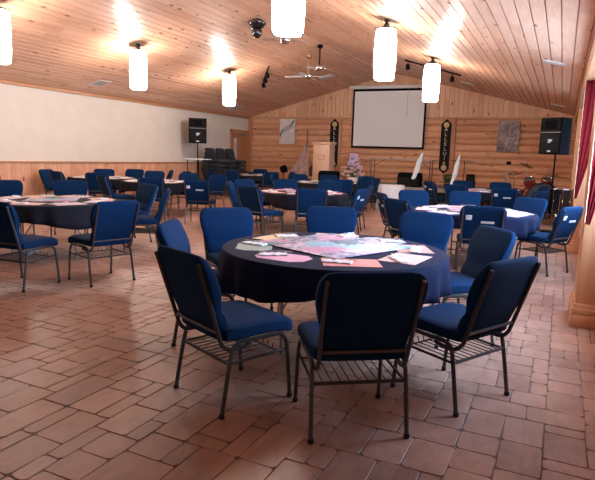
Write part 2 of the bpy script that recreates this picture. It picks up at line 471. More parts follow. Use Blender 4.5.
mb = MB(); mb.rbox((XL + .038, (YB + DY0 - .1) / 2, .06), (.02, DY0 - .1 - YB, .12), .005); struct('baseboard_left', mb, M['trim_y'])
mb = MB(); mb.rbox((XL + .03, (YB + YF) / 2, ZE - .03), (.06, YF - YB, .08), .01); struct('trim_3', mb, M['trim_y'])
# far wall: half logs under a boarded gable
mb = MB(); mb.box(((XL + XR) / 2, YF + .1, 2.4), (XR - XL + .3, .2, 4.8)); struct('wall_front', mb, M['trim_w'])
mb = MB()
LP = .231; n = int(LOGTOP / LP)
prof = []
for k in range(13):
    for q in range(7):
        a = PI * q / 7
        prof.append((math.sin(a) * .052 + .012, k * LP + LP * (1 - math.cos(a)) / 2))
prof.append((.012, 13 * LP))
vs = []; fs = []
for (d, z) in prof: vs += [(XL, YF - d, z), (XR, YF - d, z)]
for i in range(len(prof) - 1): fs.append((2 * i, 2 * i + 1, 2 * i + 3, 2 * i + 2))
mb.add(vs, fs)
o = mb.obj('wall_front_logs', M['log_w'], smooth=True); tag(o, kind='structure')
mb = MB(); mb.rbox(((XL + XR) / 2, YF - .035, LOGTOP + .015), (XR - XL, .07, .05), .008)
struct('trim_4', mb, pine('pine_trim_cross', 'x', .3, (.62, .33, .17), (.50, .24, .11), rough=.42, knots=.4, across='z'))
mb = MB()
boards(mb, XL, XR, .17, (0, YF - .03, 0), (1, 0, 0), (0, 0, 1), (0, -1, 0), 1, vfun=lambda u: (LOGTOP + .03, max(LOGTOP + .031, zc(u) + .01)))
bme = mb.obj('wall_front_gable', M['gable_w'], smooth=False); tag(bme, kind='structure')
# vertical log corner posts and pilasters on the log wall
for i, (x, w) in enumerate(((XL + .09, .16), (-8.12, .22), (-3.72, .24))):
    mb = MB(); z0 = 0 if i == 0 else STG
    mb.rbox((x, YF - .06, (z0 + LOGTOP) / 2), (w, .14, LOGTOP - z0), .03); struct('trim_%d' % (5 + i), mb, M['trim_w'], smooth=True)

# right wall with windows between piers
wins = [(4.0, 5.5), (6.7, 10.1), (11.3, 15.0)]
SILL, HEAD = .95, 2.62
mb = MB(); tw = .2; xw = XR + tw / 2
ys = [YB] + [y for w in wins for y in w] + [YF + .2]
for i in range(0, len(ys), 2): mb.box((xw, (ys[i] + ys[i + 1]) / 2, ZER / 2 + .05), (tw, ys[i + 1] - ys[i], ZER + .1))
for (a, b) in wins:
    mb.box((xw, (a + b) / 2, SILL / 2), (tw, b - a, SILL)); mb.box((xw, (a + b) / 2, (HEAD + ZER + .1) / 2), (tw, b - a, ZER + .1 - HEAD))
struct('wall_right', mb, M['wain_w'])
for i, (a, b) in enumerate(wins):
    mb = MB()
    for y in (a + .03, (a + b) / 2, b - .03): mb.box((XR + .08, y, (SILL + HEAD) / 2), (.07, .06, HEAD - SILL))
    for z in (SILL + .03, HEAD - .03): mb.box((XR + .08, (a + b) / 2, z), (.07, b - a, .06))
    f = struct('window_%d' % (i + 1), mb, M['trim_w'])
    g = MB(); g.box((XR + .08, (a + b) / 2, (SILL + HEAD) / 2), (.008, b - a - .1, HEAD - SILL - .1)); go = g.obj('window_pane', M['glass'], parent=f, smooth=False)
mb = MB(); mb.box(((XL + XR) / 2, YB - .1, 2.3), (XR - XL + .6, .2, 4.9)); struct('wall_back', mb, M['cream'])
# piers with bases, and the header beam over them
for i, (y0, y1) in enumerate(((5.62, 6.25), (10.38, 11.0), (15.2, 15.8))):
    mb = MB(); mb.rbox(((.225 + XR) / 2, (y0 + y1) / 2, 1.43), (XR - .225, y1 - y0, 2.86), .012)
    for z, q in ((.06, .035), (.15, .028), (.19, .016)): mb.rbox(((.225 + XR) / 2 - q / 2, (y0 + y1) / 2, z), (XR - .225 + q, y1 - y0 + 2 * q, .12 if z < .1 else .06), .01)
    struct('trim_%d' % (9 + i), mb, M['trim_w'], smooth=True)
mb = MB(); mb.rbox(((.21 + XR) / 2, (YB + YF) / 2, 2.95), (XR - .21, YF - YB - .2, .22), .01); struct('trim_12', mb, M['trim_y'])

# door
mb = MB()
for y in (DY0 - .05, DY1 + .05): mb.rbox((XL + .025, y, (DZ + .1) / 2), (.05, .12, DZ + .1), .008)
mb.rbox((XL + .025, (DY0 + DY1) / 2, DZ + .06), (.05, DY1 - DY0 + .22, .12), .008)
struct('trim_8', mb, M['trim_w'])
mb = MB(); GY0, GY1, GZ0, GZ1 = DY0 + .20, DY0 + .46, 1.15, 2.12
mb.box((XL - .03, (DY0 + GY0) / 2, DZ / 2), (.05, GY0 - DY0, DZ)); mb.box((XL - .03, (GY1 + DY1) / 2, DZ / 2), (.05, DY1 - GY1, DZ))
mb.box((XL - .03, (GY0 + GY1) / 2, GZ0 / 2), (.05, GY1 - GY0, GZ0)); mb.box((XL - .03, (GY0 + GY1) / 2, (GZ1 + DZ) / 2), (.05, GY1 - GY0, DZ - GZ1))
dr = struct('door_1', mb, M['door_w'])
g = MB(); g.box((XL - .03, (GY0 + GY1) / 2, (GZ0 + GZ1) / 2), (.012, GY1 - GY0, GZ1 - GZ0)); g.obj('door_glass', M['frost'], parent=dr, smooth=False)
g = MB(); g.tube([(XL, DY0 + .08, 1.05), (XL + .06, DY0 + .08, 1.05), (XL + .06, DY0 + .18, 1.05)], .012); g.obj('door_handle', M['silver'], parent=dr)
g = MB(); g.rbox((XL + .03, DY1 - .3, DZ - .07), (.06, .3, .06), .008); g.tube([(XL + .06, DY1 - .25, DZ - .05), (XL + .18, DY1 - .4, DZ - .05), (XL + .05, DY1 - .5, DZ - .02)], .008); g.obj('door_closer', M['grey'], parent=dr)

# stage with a step
SX0, SX1, SY0 = -8.9, -2.1, 17.75
mb = MB(); mb.box(((SX0 + SX1) / 2, (SY0 + YF) / 2, STG - .06), (SX1 - SX0, YF - SY0 - .07, .12)); struct('stage_deck', mb, M['carpet'])
mb = MB(); mb.box(((SX0 + SX1) / 2, (SY0 + .12 + YF) / 2, (STG - .12) / 2), (SX1 - SX0 - .1, YF - SY0 - .3, STG - .12)); struct('stage_skirt', mb, M['darkgap'])
mb = MB(); mb.box((-3.6, SY0 - .22, .28), (1.5, .4, .06)); mb.box((-3.6, SY0 - .2, .125), (1.4, .32, .25), mi=1)
struct('stage_step', mb, [M['carpet'], M['darkgap']])

# ------------------------------------------------------------------ chairs
HW = .2635   # half distance between the rear feet
def chair_meshes():
    m = {}
    # seat: loft along y, waterfall front
    rings = []
    prof = [(.005, .12, .010, .47), (.012, .215, .030, .47), (.04, .258, .042, .472), (.12, .268, .046, .476), (.26, .272, .048, .480), (.38, .272, .049, .478),
            (.46, .270, .050, .470), (.505, .262, .048, .456), (.528, .24, .036, .444), (.536, .19, .016, .438)]
    for y, a, b, z in prof: rings.append(superring(0, y, z, a, b, 'xz', n=24, e=.42))
    q = MB(); q.loft(rings); m['seat'] = q.mesh('seat', M['fabric']); m['seat_blk'] = q.mesh('seat', M['fabric_blk'])
    # backrest
    rings = []
    prof = [(.465, .19, .012, .0), (.47, .222, .028, .0), (.49, .234, .038, .006), (.54, .238, .046, .010), (.585, .239, .046, .006), (.615, .240, .040, -.004), (.645, .248, .041, -.002), (.70, .264, .046, .006), (.76, .277, .046, .008), (.82, .284, .041, .004), (.865, .281, .036, 0),
            (.898, .270, .031, 0), (.920, .252, .025, 0), (.934, .228, .016, 0), (.940, .19, .005, 0)]
    for z, a, b, bul in prof:
        yy = .036 - (z - .47) * .335 + .02 * max(0, (.75 - z)) + bul
        rings.append(superring(0, yy, z, a, b, 'xy', n=24, e=.42))
    q = MB(); q.loft(rings); m['backrest'] = q.mesh('backrest', M['fabric']); m['backrest_blk'] = q.mesh('backrest', M['fabric_blk'])
    # back frame: two uprights and cross rail
    q = MB()
    for s in (-1, 1):
        q.tube(smoothpath([(s * .243, -.143, .900), (s * .243, -.110, .80), (s * .240, -.045, .60), (s * .236, -.010, .49), (s * .236, .015, .425), (s * .238, .060, .388), (s * .243, .13, .385), (s * .250, .20, .405)], 3), .0135, 8, flat=.9)
    q.tube([(-.237, -.012, .497), (.237, -.012, .497)], .010, 8)
    m['back_frame'] = q.mesh('back_frame', M['frame'])
    # rear and front legs
    for s, nm in ((-1, 'l'), (1, 'r')):
        q = MB(); q.tube(smoothpath([(s * HW, 0, .01), (s * (HW - .002), .03, .19), (s * (HW - .006), .062, .36), (s * (HW - .008), .085, .405), (s * (HW - .008), .13, .425), (s * (HW - .008), .22, .425)], 3), .0135, 8, flat=.9)
        m['rear' + nm] = q.mesh('leg', M['frame'])
        q = MB(); q.tube(smoothpath([(s * HW, .500, .01), (s * (HW - .002), .485, .19), (s * (HW - .006), .468, .35), (s * (HW - .008), .445, .40), (s * (HW - .008), .395, .425), (s * (HW - .008), .22, .425)], 3), .0135, 8, flat=.9)
        m['front' + nm] = q.mesh('leg', M['frame'])
        for yy, nm2 in ((0, 'rear'), (.5, 'front')):
            q = MB(); q.lathe([(.015, 0), (.017, .004), (.017, .022), (.014, .026)], 10, (s * HW, yy, 0)); m['foot' + nm2 + nm] = q.mesh('foot_cap', M['rubber'])
    # book rack
    q = MB()
    q.tube([(-HW + .01, .052, .305), (HW - .01, .052, .305)], .010, 6)
    q.tube([(-HW + .01, .40, .315), (HW - .01, .40, .315)], .005, 6)
    for s in (-1, 1):
        q.tube([(s * (HW - .012), .052, .305), (s * (HW - .012), .475, .315)], .008, 6)
    for i in range(9):
        x = -.2 + .05 * i
        q.tube([(x, .052, .310), (x, .40, .315), (x, .415, .35)], .0035, 5)
    m['rack'] = q.mesh('book_rack', M['wire'])
    rt = Matrix.Rotation(-math.atan(.335), 3, 'X')
    def tagmesh(x, z, w, h, mt, name):
        q = MB(); yy = .036 - (z - .47) * .335 - .040
        q.rbox((x, yy - .006, z), (w, .006, h), .002, rot=rt.inverted() if False else Matrix.Rotation(math.atan(.335), 3, 'X')); return q.mesh(name, mt)
    m['sticker'] = tagmesh(-.17, .79, .075, .065, M['tagw'], 'number_sticker')
    m['hand_tag'] = tagmesh(.06, .735, .16, .032, M['tagw'], 'name_strip')
    return m
CM = chair_meshes()
for _k in ('back_frame', 'rearl', 'rearr', 'frontl', 'frontr'):
    CM[_k + '_blk'] = CM[_k].copy(); CM[_k + '_blk'].materials[0] = M['rubber']
def make_chair(full=True, black=False, tags=False, rack=True):
    t = empty('stacking_chair')
    def ob(n, k, par=t):
        o = D.objects.new(n, CM[k]); COL.objects.link(o); o.parent = par; return o
    sfx = '_blk' if black else ''
    ob('seat', 'seat' + sfx); ob('backrest', 'backrest' + sfx); ob('back_frame', 'back_frame' + sfx)
    for nm in ('rearl', 'rearr', 'frontl', 'frontr'):
        l = ob('leg', nm + sfx)
        if full: ob('foot_cap', 'foot' + nm, l)
    if rack: ob('book_rack', 'rack')
    if tags: ob('number_sticker', 'sticker')['label'] = 'white square sticker'; ob('name_strip', 'hand_tag')['label'] = 'narrow white strip'
    return t
protos = {'n': make_chair(True), 't': make_chair(True, tags=True), 'f': make_chair(False, rack=True), 'ft': make_chair(False, tags=True), 's': make_chair(False, black=True, rack=False)}
index_children()
used = set()
def chair(kind, x, y, a, label, group=None, z=0, cat='chair'):
    p = protos[kind]
    if kind in used: o = copy_tree(p)
    else: o = p; used.add(kind)
    o.location = (x, y, z); o.rotation_euler = (0, 0, math.radians(a))
    o['label'] = label; o['category'] = cat
    if group: o['group'] = group
    elif 'group' in o: del o['group']
    return o
def top_chair(kind, tx, ty, a, label, group):
    """placed by where the top of its back is"""
    r = math.radians(a); return chair(kind, tx - math.sin(r) * .145, ty + math.cos(r) * .145, a, label, group)

G1 = 'navy chairs around the nearest round table'
chair('n', -.84, 2.65, 35, 'navy stacking chair seen squarely from behind, closest chair to the bottom edge', G1)
chair('n', -1.85, 2.61, -24, 'navy stacking chair seen from behind, its long seat pointing at the pink placemat', G1)
chair('n', -.31, 3.43, 62.7, 'navy stacking chair with brightly lit blue rear panel, nearest the wooden pier', G1)
top_chair('n', -.43, 4.94, 128, 'navy stacking chair turned side-on, at the rose brown placemat of the nearest table', G1)
top_chair('n', -1.24, 5.89, 178, 'navy stacking chair facing us behind the dove grey placemat of the nearest table', G1)
top_chair('n', -2.29, 5.76, 204, 'navy stacking chair facing us behind the peach placemat of the nearest table', G1)
top_chair('n', -3.09, 4.82, 232, 'navy stacking chair facing us at the amber placemat, upholstery bright blue', G1)
top_chair('n', -2.82, 3.52, 292, 'navy stacking chair nearly edge-on, half hidden behind the chair at the pink placemat', G1)
G2 = 'navy chairs around the second table by the cream wall'
chair('n', -4.43, 4.63, 74, 'navy stacking chair with blue rear panel at the pink papered table, open floor beside it', G2)
chair('n', -5.16, 3.82, 6, 'navy stacking chair seen from behind, cut by the picture edge at the pink papered table', G2)
top_chair('n', -7.75, 7.12, 222, 'navy stacking chair facing us behind the middle of the pink papered table', G2)
top_chair('n', -8.26, 6.21, 228, 'navy stacking chair facing us at the picture edge, behind the pink papered table', G2)
top_chair('n', -6.22, 7.39, 160, 'navy stacking chair pulled out from the pink papered table, its grey-lit front showing', G2)
top_chair('f', -5.24, 6.67, 126, 'navy stacking chair seen edge-on leaning back between two tables, beside the grey-lit one', G2)
top_chair('f', -11.1, 7.9, 245, 'navy chair standing alone by the wainscot at the picture edge', G2)
G3 = 'navy chairs around the right hand table'
top_chair('t', -.83, 7.19, 12, 'navy chair back with white sticker and long strip, in front of the blue draped table', G3)
top_chair('t', .20, 8.15, 62, 'navy chair drawn up by the wooden pier with a bright blue lit edge', G3)
top_chair('f', -.38, 9.69, 150, 'broad navy chair facing us behind the papers on the blue draped table', G3)
top_chair('f', -1.59, 10.67, 190, 'wide bright blue chair back facing us behind the middle of the blue draped table', G3)
top_chair('f', -2.41, 10.03, 212, 'bright blue chair facing us beside the two dark chairs of the blue draped table', G3)
top_chair('f', -2.05, 7.50, 326, 'dark chair back leaning away at the aisle side of the blue draped table', G3)
top_chair('t', -2.61, 8.64, 302, 'narrow dark chair with a white tag and blue inner edge, nearest the centre aisle', G3)
G4 = 'navy chairs around the table below the wall banner'
top_chair('ft', -3.12, 14.55, 312, 'dark chair with two white tags standing below the wall banner', G4)
top_chair('f', -2.2, 13.25, 350, 'dark chair back before the small far table, partly behind a blue chair', G4)
top_chair('f', -2.55, 16.40, 208, 'blue chair facing us just in front of the stage under the microphone boom', G4)
top_chair('f', -1.50, 16.36, 180, 'blue chair facing us behind the far table in front of the tripod', G4)
top_chair('ft', -1.06, 12.6, 10, 'dark chair back with white sticker and strip, next to the drum kit', G4)
top_chair('f', -.32, 14.95, 112, 'slate blue chair angled in front of the bass drum', G4)
top_chair('f', -.30, 12.2, 60, 'small chair with a gleaming light blue edge beside the speaker pole', G4)
G5 = 'navy chairs around the centre table'
top_chair('f', -3.79, 8.61, 26, 'navy chair seen squarely from behind before the centre table, grey tubes on both sides', G5)
top_chair('f', -4.84, 8.24, 344, 'large dark chair back turned with its seat toward the centre table', G5)
top_chair('f', -6.03, 9.5, 292, 'blue chair seen edge-on beside the pink papers of the centre table', G5)
top_chair('f', -6.31, 10.56, 250, 'short blue chair front behind the large dark chair of the centre table', G5)
top_chair('f', -5.77, 11.59, 205, 'blue chair facing us with a bright metal tube, behind the centre table papers', G5)
top_chair('f', -4.83, 11.99, 192, 'dark blue chair facing us behind the centre table, nearest the flowers', G5)
top_chair('t', -3.16, 9.47, 88, 'blue lit chair back carrying two pale tags beside the centre aisle', G5)
top_chair('f', -3.48, 10.95, 100, 'blue chair back behind the tagged one in the row along the centre aisle', G5)
G6 = 'navy chairs around the table with flowers'
top_chair('f', -4.61, 14.9, 82, 'blue chair at the end of the aisle row beside the white draped stand', G6)
top_chair('f', -4.88, 13.0, 35, 'dark chair back in front of the flower basket', G6)
top_chair('f', -6.45, 15.95, 190, 'dark chair facing us between the lectern and the flowers', G6)
top_chair('f', -7.2, 15.3, 235, 'blue chair facing us in front of the furled flags', G6)
top_chair('f', -5.33, 16.15, 180, 'black looking chair facing us just behind the flower basket', G6)
top_chair('f', -7.4, 13.9, 300, 'dark chair side-on at the end of the flower table before the flags', G6)
G7 = 'navy chairs around the table by the door'
top_chair('f', -11.1, 16.3, 290, 'slim leaning chair between the speaker tripod and the chair stacks', G7)
top_chair('f', -9.9, 15.8, 0, 'dark chair back in front of the small table by the door', G7)
top_chair('f', -10.4, 18.7, 195, 'blue chair facing us behind the small table by the door', G7)
top_chair('f', -8.45, 15.9, 45, 'dark chair back at the aisle side of the small table by the door', G7)
top_chair('f', -8.25, 17.15, 130, 'grey blue chair near the stage corner below the framed wave picture', G7)
G8 = 'navy chairs around the table under the left speaker'
top_chair('f', -7.70, 9.16, 30, 'navy chair back with vertical tubes before the table under the wall side speaker', G8)
top_chair('ft', -6.62, 9.25, 22, 'navy chair back with white sticker and strip, standing before the wall side speaker', G8)
top_chair('f', -8.92, 9.0, 335, 'dark chair with two bright tubes leaning toward the wall, behind the pink papered table', G8)
top_chair('f', -10.3, 12.45, 205, 'dark chair facing us behind the table under the wall side speaker', G8)
top_chair('f', -8.9, 12.15, 195, 'dark chair facing us at the table end closest to the speaker tripod', G8)
top_chair('f', -10.6, 13.6, 120, 'small chair turned sideways near the wainscot beyond the table under the speaker', G8)
top_chair('f', -9.75, 13.2, 100, 'small chair showing one bright tube near the wainscot beyond the table under the speaker', G8)
top_chair('f', -7.9, 12.0, 62, 'grey-green chair turned away in the gap between two tables', G8)
G9 = 'navy chairs around the table against the wainscot'
top_chair('f', -11.95, 10.15, 285, 'narrow chair leaning toward the wainscot at the wall table', G9)
top_chair('f', -10.85, 9.5, 348, 'chair back with one bright tube before the wall table', G9)
top_chair('f', -9.85, 9.80, 25, 'squarish chair back with two pale tubes before the wall table', G9)
top_chair('f', -11.75, 12.0, 222, 'chair facing us against the wainscot behind the wall table', G9)
top_chair('f', -11.45, 12.95, 200, 'chair facing us against the wainscot, beyond the wall table', G9)

# stacked chairs along the wall by the door
ORD = ['bottom', 'second from the bottom', 'third from the bottom', 'fourth from the bottom', 'fifth from the bottom', 'topmost']
for si, (yy, n, nm) in enumerate(((17.0, 6, 'stack beside the speaker'), (17.66, 6, 'middle stack'), (18.32, 6, 'stack beside the low stack'), (18.98, 3, 'low stack beside the door'))):
    for k in range(n):
        pos = ORD[k] if (k < n - 1) else 'topmost'
        chair('s', XL + .62 + .028 * k, yy, -90, 'black stacked chair, %s of the %s' % (pos, nm), 'stacked chairs by the door', z=.145 * k)

# ------------------------------------------------------------------ tables
def table_mesh_cloth(R, drop, seed, lobes=22, z0=.757, square=.05):
    rr = random.Random(seed); ph = [rr.uniform(0, 6.28) for _ in range(4)]
    mb = MB(); n = 144; rings = []
    rad = [0.001, R * .5, R * .97, R + .004, R + .012]
    zz = [z0 + .004, z0 + .004, z0 + .004, z0, z0 - .015]
    for r, z in zip(rad, zz): rings.append([(r * math.cos(2 * PI * j / n), r * math.sin(2 * PI * j / n), z) for j in range(n)])
    for s in (.12, .3, .5, .75, 1.0):
        ring = []
        for j in range(n):
            t = 2 * PI * j / n
            w = .5 * math.sin(lobes * t + ph[0]) + .3 * math.sin((lobes - 9) * t + ph[1]) + .25 * math.sin((lobes + 7) * t + ph[2])
            d = drop + square * math.cos(4 * t + ph[3])
            r = R + .012 + s * .022 + w * .034 * s ** .8
            ring.append((r * math.cos(t), r * math.sin(t), z0 - .015 - d * s))
        rings.append(ring)
    vs = [p for r in rings for p in r]; fs = []
    for i in range(len(rings) - 1):
        for j in range(n): fs.append((i * n + j, i * n + (j + 1) % n, (i + 1) * n + (j + 1) % n, (i + 1) * n + j))
    fs.append(tuple(range(n)))
    mb.add(vs, fs); return mb
def round_table(x, y, R, rot, label, clabel, cm='cloth', drop=.2, seed=1, square=.05):
    t = empty('round_table', (x, y, 0), rot, label, 'table', 'round folding tables')
    q = MB(); q.lathe([(R - .02, .728), (R, .735), (R, .752), (R - .006, .757)], 48); q.obj('tabletop', M['tabletop'], t)
    for sx in (-1, 1):
        for sy in (-1, 1):
            q = MB(); q.tube(smoothpath([(sx * .42, sy * .36, 0), (sx * .42, sy * .36, .45), (sx * .42, sy * .30, .70), (sx * .42, sy * .2, .727)], 3), .0125, 8); q.obj('leg', M['steel'], t)
        q = MB(); q.tube([(sx * .42, -.36, .22), (sx * .42, .36, .22)], .010, 6); q.tube([(sx * .42, 0, .22), (sx * .1, 0, .727)], .009, 6); q.obj('brace', M['steel'], t)
    c = table_mesh_cloth(R, drop, seed, square=square).obj('tablecloth', M[cm]); c.location = (x, y, 0)
    md = c.modifiers.new('thick', 'SOLIDIFY'); md.thickness = .003; md.offset = 1
    tag(c, clabel, 'tablecloth', 'dark round tablecloths')
    return t
ZP = .7645
def placemat(x, y, a, col, label, group=None, w=.42, d=.30, hexy=True, name='placemat', z=ZP):
    q = MB(); k = .07
    pts = [(-w / 2 + k, -d / 2), (w / 2 - k, -d / 2), (w / 2, -d / 2 + k), (w / 2, d / 2 - k), (w / 2 - k, d / 2), (-w / 2 + k, d / 2), (-w / 2, d / 2 - k), (-w / 2, -d / 2 + k)] if hexy else [(-w / 2, -d / 2), (w / 2, -d / 2), (w / 2, d / 2), (-w / 2, d / 2)]
    n = len(pts); vs = [(px, py, 0) for px, py in pts] + [(px, py, .0025) for px, py in pts]
    q.add(vs, [tuple(range(n))[::-1], tuple(range(n, 2 * n))] + [(i, (i + 1) % n, n + (i + 1) % n, n + i) for i in range(n)])
    o = q.obj(name, col, smooth=False); o.location = (x, y, z); o.rotation_euler = (0, 0, a); tag(o, label, 'placemat', group); return o
def napkin(x, y, a, label, group=None, z=ZP + .003):
    t = empty('napkin_roll', (x, y, z), a, label, 'napkin', group)
    q = MB(); rr = random.Random(int(x * 997 + y * 131))
    rings = []
    for i in range(9):
        u = -.105 + .21 * i / 8; wv = .042 + .012 * math.sin(i * 1.9 + x) ; hh = .007 + .003 * math.sin(i * 2.7 + y)
        rings.append([(u, wv * math.cos(b), hh + hh * math.sin(b)) for b in [2 * PI * j / 10 for j in range(10)]])
    q.loft(rings); q.obj('napkin', M['white'], t)
    q = MB(); q.tube([(-.10, .0, .028), (.05, 0, .030), (.145, .0, .022)], [.002, .002, .004], 6); q.obj('fork', M['silver'], t)
    return t

# near table
T1 = (-1.60, 4.12)
round_table(T1[0], T1[1], .885, .5, 'round folding table nearest the camera, hidden under a midnight cloth', 'midnight blue cloth over the nearest round table', 'cloth_blue', .20, 4, .05)
near_mats = [  # angle from table centre in degrees, paper, label
    (-58, 'salmon', 'salmon red placemat at the chair seen squarely from behind'),
    (-103, 'pink', 'pink placemat with cut corners at the near table edge'),
    (-148, 'sage', 'grey green placemat on the nearest table'),
    (162, 'amber', 'amber yellow placemat on the nearest table'),
    (110, 'peach', 'peach placemat on the far side of the nearest table'),
    (70, 'dove', 'dove grey placemat on the far side of the nearest table'),
    (30, 'rose_brown', 'rose brown placemat on the nearest table by the pier side'),
    (-14, 'blush', 'pale blush placemat at the chair nearest the pier')]
for i, (an, c, lb) in enumerate(near_mats):
    r = math.radians(an); rad = .64
    x = T1[0] + rad * math.cos(r); y = T1[1] + rad * math.sin(r)
    placemat(x, y, r + PI / 2 + (.15 if i % 2 else -.1), PAPER[c], lb, 'coloured placemats on the nearest table', w=.40, d=.28, hexy=c in ('pink', 'dove', 'sage'))
    nx_ = x - .10 * math.cos(r + PI / 2); ny_ = y - .10 * math.sin(r + PI / 2)
    napkin(nx_, ny_, r + PI / 2 + .9 * (1 if i % 3 else -.4), 'white napkin roll with fork lying on the ' + c.replace('_', ' ') + ' placemat', 'white napkin rolls on the nearest table')
q = MB(); q.rbox((0, 0, 0), (.93, .93, .006), .002); o = q.obj('table_topper', M['quilt']); o.location = (T1[0] - .05, T1[1] + .10, ZP + .008); o.rotation_euler = (0, 0, math.radians(-22))
tag(o, 'square pink, white and teal floral centrepiece mat on the nearest table', 'table mat')

def dress(name, cx, cy, R, cols, gl, n=8, seed=1, centre=True):
    rr = random.Random(seed)
    for i in range(n):
        r = 2 * PI * i / n + rr.uniform(-.1, .1) + .3
        x = cx + (R - .24) * math.cos(r); y = cy + (R - .24) * math.sin(r)
        placemat(x, y, r + PI / 2 + rr.uniform(-.2, .2), PAPER[cols[i % len(cols)]], 'pale paper placemat on the ' + name, 'placemats on the ' + name, w=.42, d=.30, hexy=False)
        napkin(x - .09 * math.cos(r + PI / 2), y - .09 * math.sin(r + PI / 2), r + PI / 2 + rr.uniform(-.6, .9), 'white napkin roll on the ' + name, 'napkin rolls on the ' + name)
    if centre:
        q = MB(); q.rbox((0, 0, 0), (.66, .66, .006), .002); o = q.obj('table_topper', M['quilt']); o.location = (cx, cy, ZP + .008); o.rotation_euler = (0, 0, rr.uniform(0, 1.5))
        tag(o, 'pink floral centrepiece mat on the ' + name, 'table mat')
tabs = [((-6.4, 5.55), 'table with pink papers by the picture edge', ['pale_pink', 'blush', 'pale_pink', 'amber', 'pale_pink'], 'cloth', .24),
        ((-1.15, 8.5), 'blue draped table before the pier', ['pale_pink', 'lilac', 'blush', 'lilac'], 'cloth_blue', .20),
        ((-1.75, 14.75), 'far table below the wall banner', ['lilac', 'pale_pink'], 'cloth', .2),
        ((-4.7, 10.2), 'centre table in the middle of the hall', ['pink', 'pale_pink', 'blush'], 'cloth', .22),
        ((-6.0, 14.55), 'flower table before the lectern', ['pale_pink', 'blush', 'cream'], 'cloth', .2),
        ((-9.9, 17.25), 'small table by the door', ['cream', 'peach'], 'cloth', .2),
        ((-8.85, 10.75), 'table under the wall side speaker', ['blush', 'cream', 'pale_pink'], 'cloth', .22),
        ((-10.78, 10.95), 'wall table against the wainscot', ['peach', 'cream'], 'cloth', .2)]
for i, ((x, y), nm, cols, cm, dp) in enumerate(tabs):
    R = .90
    if i in (6, 7): R = .84
    round_table(x, y, R, .5 + i, 'round folding table under the cloth of the ' + nm, 'dark cloth hanging over the ' + nm, cm, dp, 10 + i)
    dress(nm, x, y, R, cols, nm, seed=i, centre=i != 4)

# white draped stand
q = MB(); n = 60; rings = []
for z, r, w in ((.735, .02, 0), (.735, .36, 0), (.72, .375, 0), (.5, .39, .012), (.2, .41, .02), (.004, .425, .025)):
    rings.append([((r + w * math.sin(9 * 2 * PI * j / n)) * math.cos(2 * PI * j / n), (r + w * math.sin(9 * 2 * PI * j / n)) * math.sin(2 * PI * j / n), z) for j in range(n)])
q.loft(rings); o = q.obj('draped_cocktail_table', M['whitecloth']); o.location = (-4.45, 15.85, 0); tag(o, 'small round stand draped to the floor in white cloth at the aisle end', 'table')
# tall table with white top by the wall speaker
t = empty('tall_table', (-10.75, 15.15, 0), .1, 'tall narrow table with a pale top next to the wall side speaker', 'table')
q = MB(); q.rbox((0, 0, 1.27), (.5, .8, .03), .008); q.obj('tabletop', M['white'], t)
for sx in (-1, 1):
    for sy in (-1, 1):
        q = MB(); q.tube([(sx * .2, sy * .35, 0), (sx * .2, sy * .35, 1.256)], .014, 6); q.obj('leg', M['black'], t)

# flower basket
t = empty('flower_basket', (-5.33, 14.95, ZP + .003), 0, 'basket of lilac and blush flowers standing on the far table before the lectern', 'flower arrangement')
q = MB(); q.lathe([(.10, 0), (.13, .03), (.15, .12), (.16, .17), (.14, .17), (.12, .05)], 20); q.obj('basket', M['basket'], t)
rr = random.Random(5)
def blossom(mb, c, r):
    for k in range(6):
        a = k * PI / 3 + rr.random(); tl = rr.uniform(.2, .7)
        d = Vector((math.cos(a), math.sin(a), tl)).normalized(); s_ = d.cross(Vector((0, 0, 1))).normalized() * r * .42; b = Vector(c)
        up = Vector((0, 0, r * .2))
        mb.add([b, b + d * r * .6 + s_, b + d * r + up, b + d * r * .6 - s_, b + d * r * .5 - Vector((0, 0, r * .15))], [(0, 1, 4), (1, 2, 4), (2, 3, 4), (3, 0, 4), (0, 3, 2, 1)])
qa, qb, ql = MB(), MB(), MB()
for i in range(150):
    h = rr.random() ** 1.3; a = rr.uniform(0, 6.28); rd = (.25 * (1 - h) + .08) * rr.uniform(.5, 1)
    c = (rd * math.cos(a), rd * math.sin(a) * .8, .18 + h * .62)
    blossom(qa if h > .45 else qb, c, rr.uniform(.05, .085))
    if i % 3 == 0: ql.tube([(rd * .2 * math.cos(a), rd * .2 * math.sin(a), .15), c], .004, 4)
    if i % 4 == 0:
        blossom(ql, (c[0], c[1], c[2] - .06), .06)
qa.obj('lilac_blossoms', M['petal_l'], t); qb.obj('blush_blossoms', M['petal_p'], t); ql.obj('stems', M['leaf'], t)

